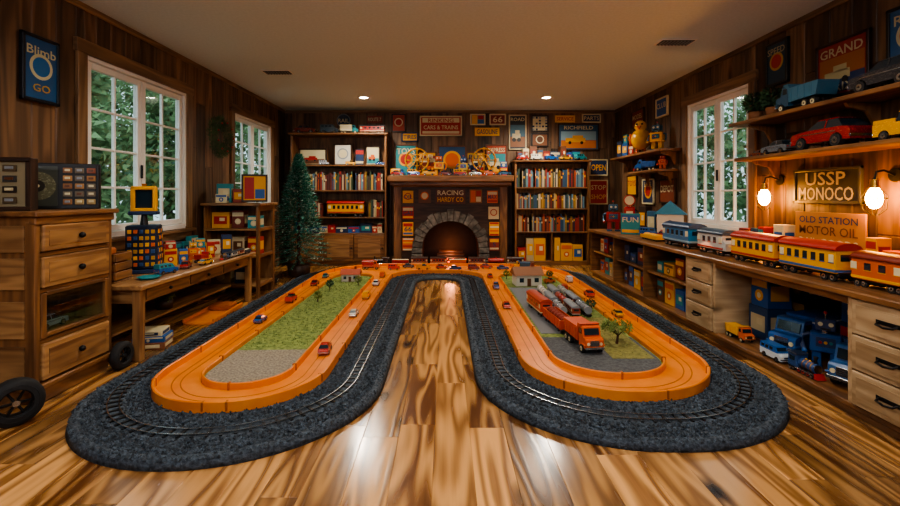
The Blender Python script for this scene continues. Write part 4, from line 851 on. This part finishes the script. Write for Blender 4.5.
for k,(x,y) in enumerate([(-1.33,5.2),(-1.05,5.45),(1.38,4.25),(.8,5.85),(1.36,5.85),(-1.3,4.6)]):
    b=B(); b.cyl((0,0,0),(0,0,.05),.006,.005,DARKW[2],6); bush(b,(0,0,.075),.038,GRASS if k%2 else NEEDO,150,.018); b.done('miniature_tree',(x,y,.057))
truck('toy_truck',.26,ORG,RED,(-1.1,6.68,z),0,'box'); truck('toy_truck',.24,YEL,'#2c5a7a',(1.15,6.7,z),PI,'dump'); car('toy_car',.18,'#c0392b',(.62,6.74,z),0); car('toy_car',.2,YEL,(-.32,6.62,z),0,'pickup'); car('toy_car',.18,BLUE,(.15,6.58,z),0)
# ------------------------------------------------------------ outdoors
b=B(); b.b2(-18,-2.95,-4,24,-.35,-.3,noisy('lawn_grass','#4d6040','#7a8860',3,.95,.4,.05),0); b.b2(3.12,18,-4,24,-.35,-.3,b.mats[0],0); b.done('lawn')
rt=random.Random(21)
spots=[(-5.6,6.4,3.6),(-6.8,8.4,4.6),(-6.0,10.2,4.2),(-7.6,12.4,5.4),(-9,10.4,5.8),(-5.8,13.4,4.4),(5.8,7.4,3.8),(6.9,9.4,4.8),(6.0,11.2,4.2),(8,13.2,5.6),(9.2,10.2,5.6)]+[(s*rt.uniform(10,14),rt.uniform(8,20),rt.uniform(5,7)) for s in(-1,1) for _ in range(5)]
for x,y,h in spots:
    b=B(); b.cyl((0,0,0),(.05,0,h*.8),.1,.04,DARKW[2],8)
    for k in range(9):
        a=k*2.4; r=h*.2*(1-.05*k); zc=h*(.28+.075*k); px,py=math.cos(a)*r*.8,math.sin(a)*r*.8
        b.cyl((0,0,zc-.3),(px,py,zc),.035,.015,DARKW[2],6); bush(b,(px,py,zc),r,LEAFM,330,.13,.8,.1)
    b.done('leafy_tree',(x,y,-.299))
w=bpy.data.worlds.new('overcast'); SC.world=w; w.use_nodes=True; nt=w.node_tree; bg=nt.nodes['Background']
tc=nt.nodes.new('ShaderNodeTexCoord'); no=nt.nodes.new('ShaderNodeTexNoise'); no.inputs['Scale'].default_value=3; cr=nt.nodes.new('ShaderNodeValToRGB')
cr.color_ramp.elements[0].color=(.42,.55,.60,1); cr.color_ramp.elements[1].color=(.58,.71,.74,1); nt.links.new(tc.outputs['Generated'],no.inputs['Vector']); nt.links.new(no.outputs[0],cr.inputs[0]); nt.links.new(cr.outputs[0],bg.inputs[0]); bg.inputs[1].default_value=1.7
# ------------------------------------------------------------ camera
cd=bpy.data.cameras.new('camera'); cd.lens=18; cd.sensor_width=36; cd.shift_x=.0056; cd.shift_y=-.0644; cd.clip_start=.05
co=bpy.data.objects.new('camera',cd); co.location=(0,0,1.15); co.rotation_euler=(PI/2,0,0); COL.objects.link(co); SC.camera=co
try:
    SC.view_settings.view_transform='AgX'; SC.view_settings.look='AgX - Medium High Contrast'
except Exception as e: print(e)
SC.view_settings.exposure=.25
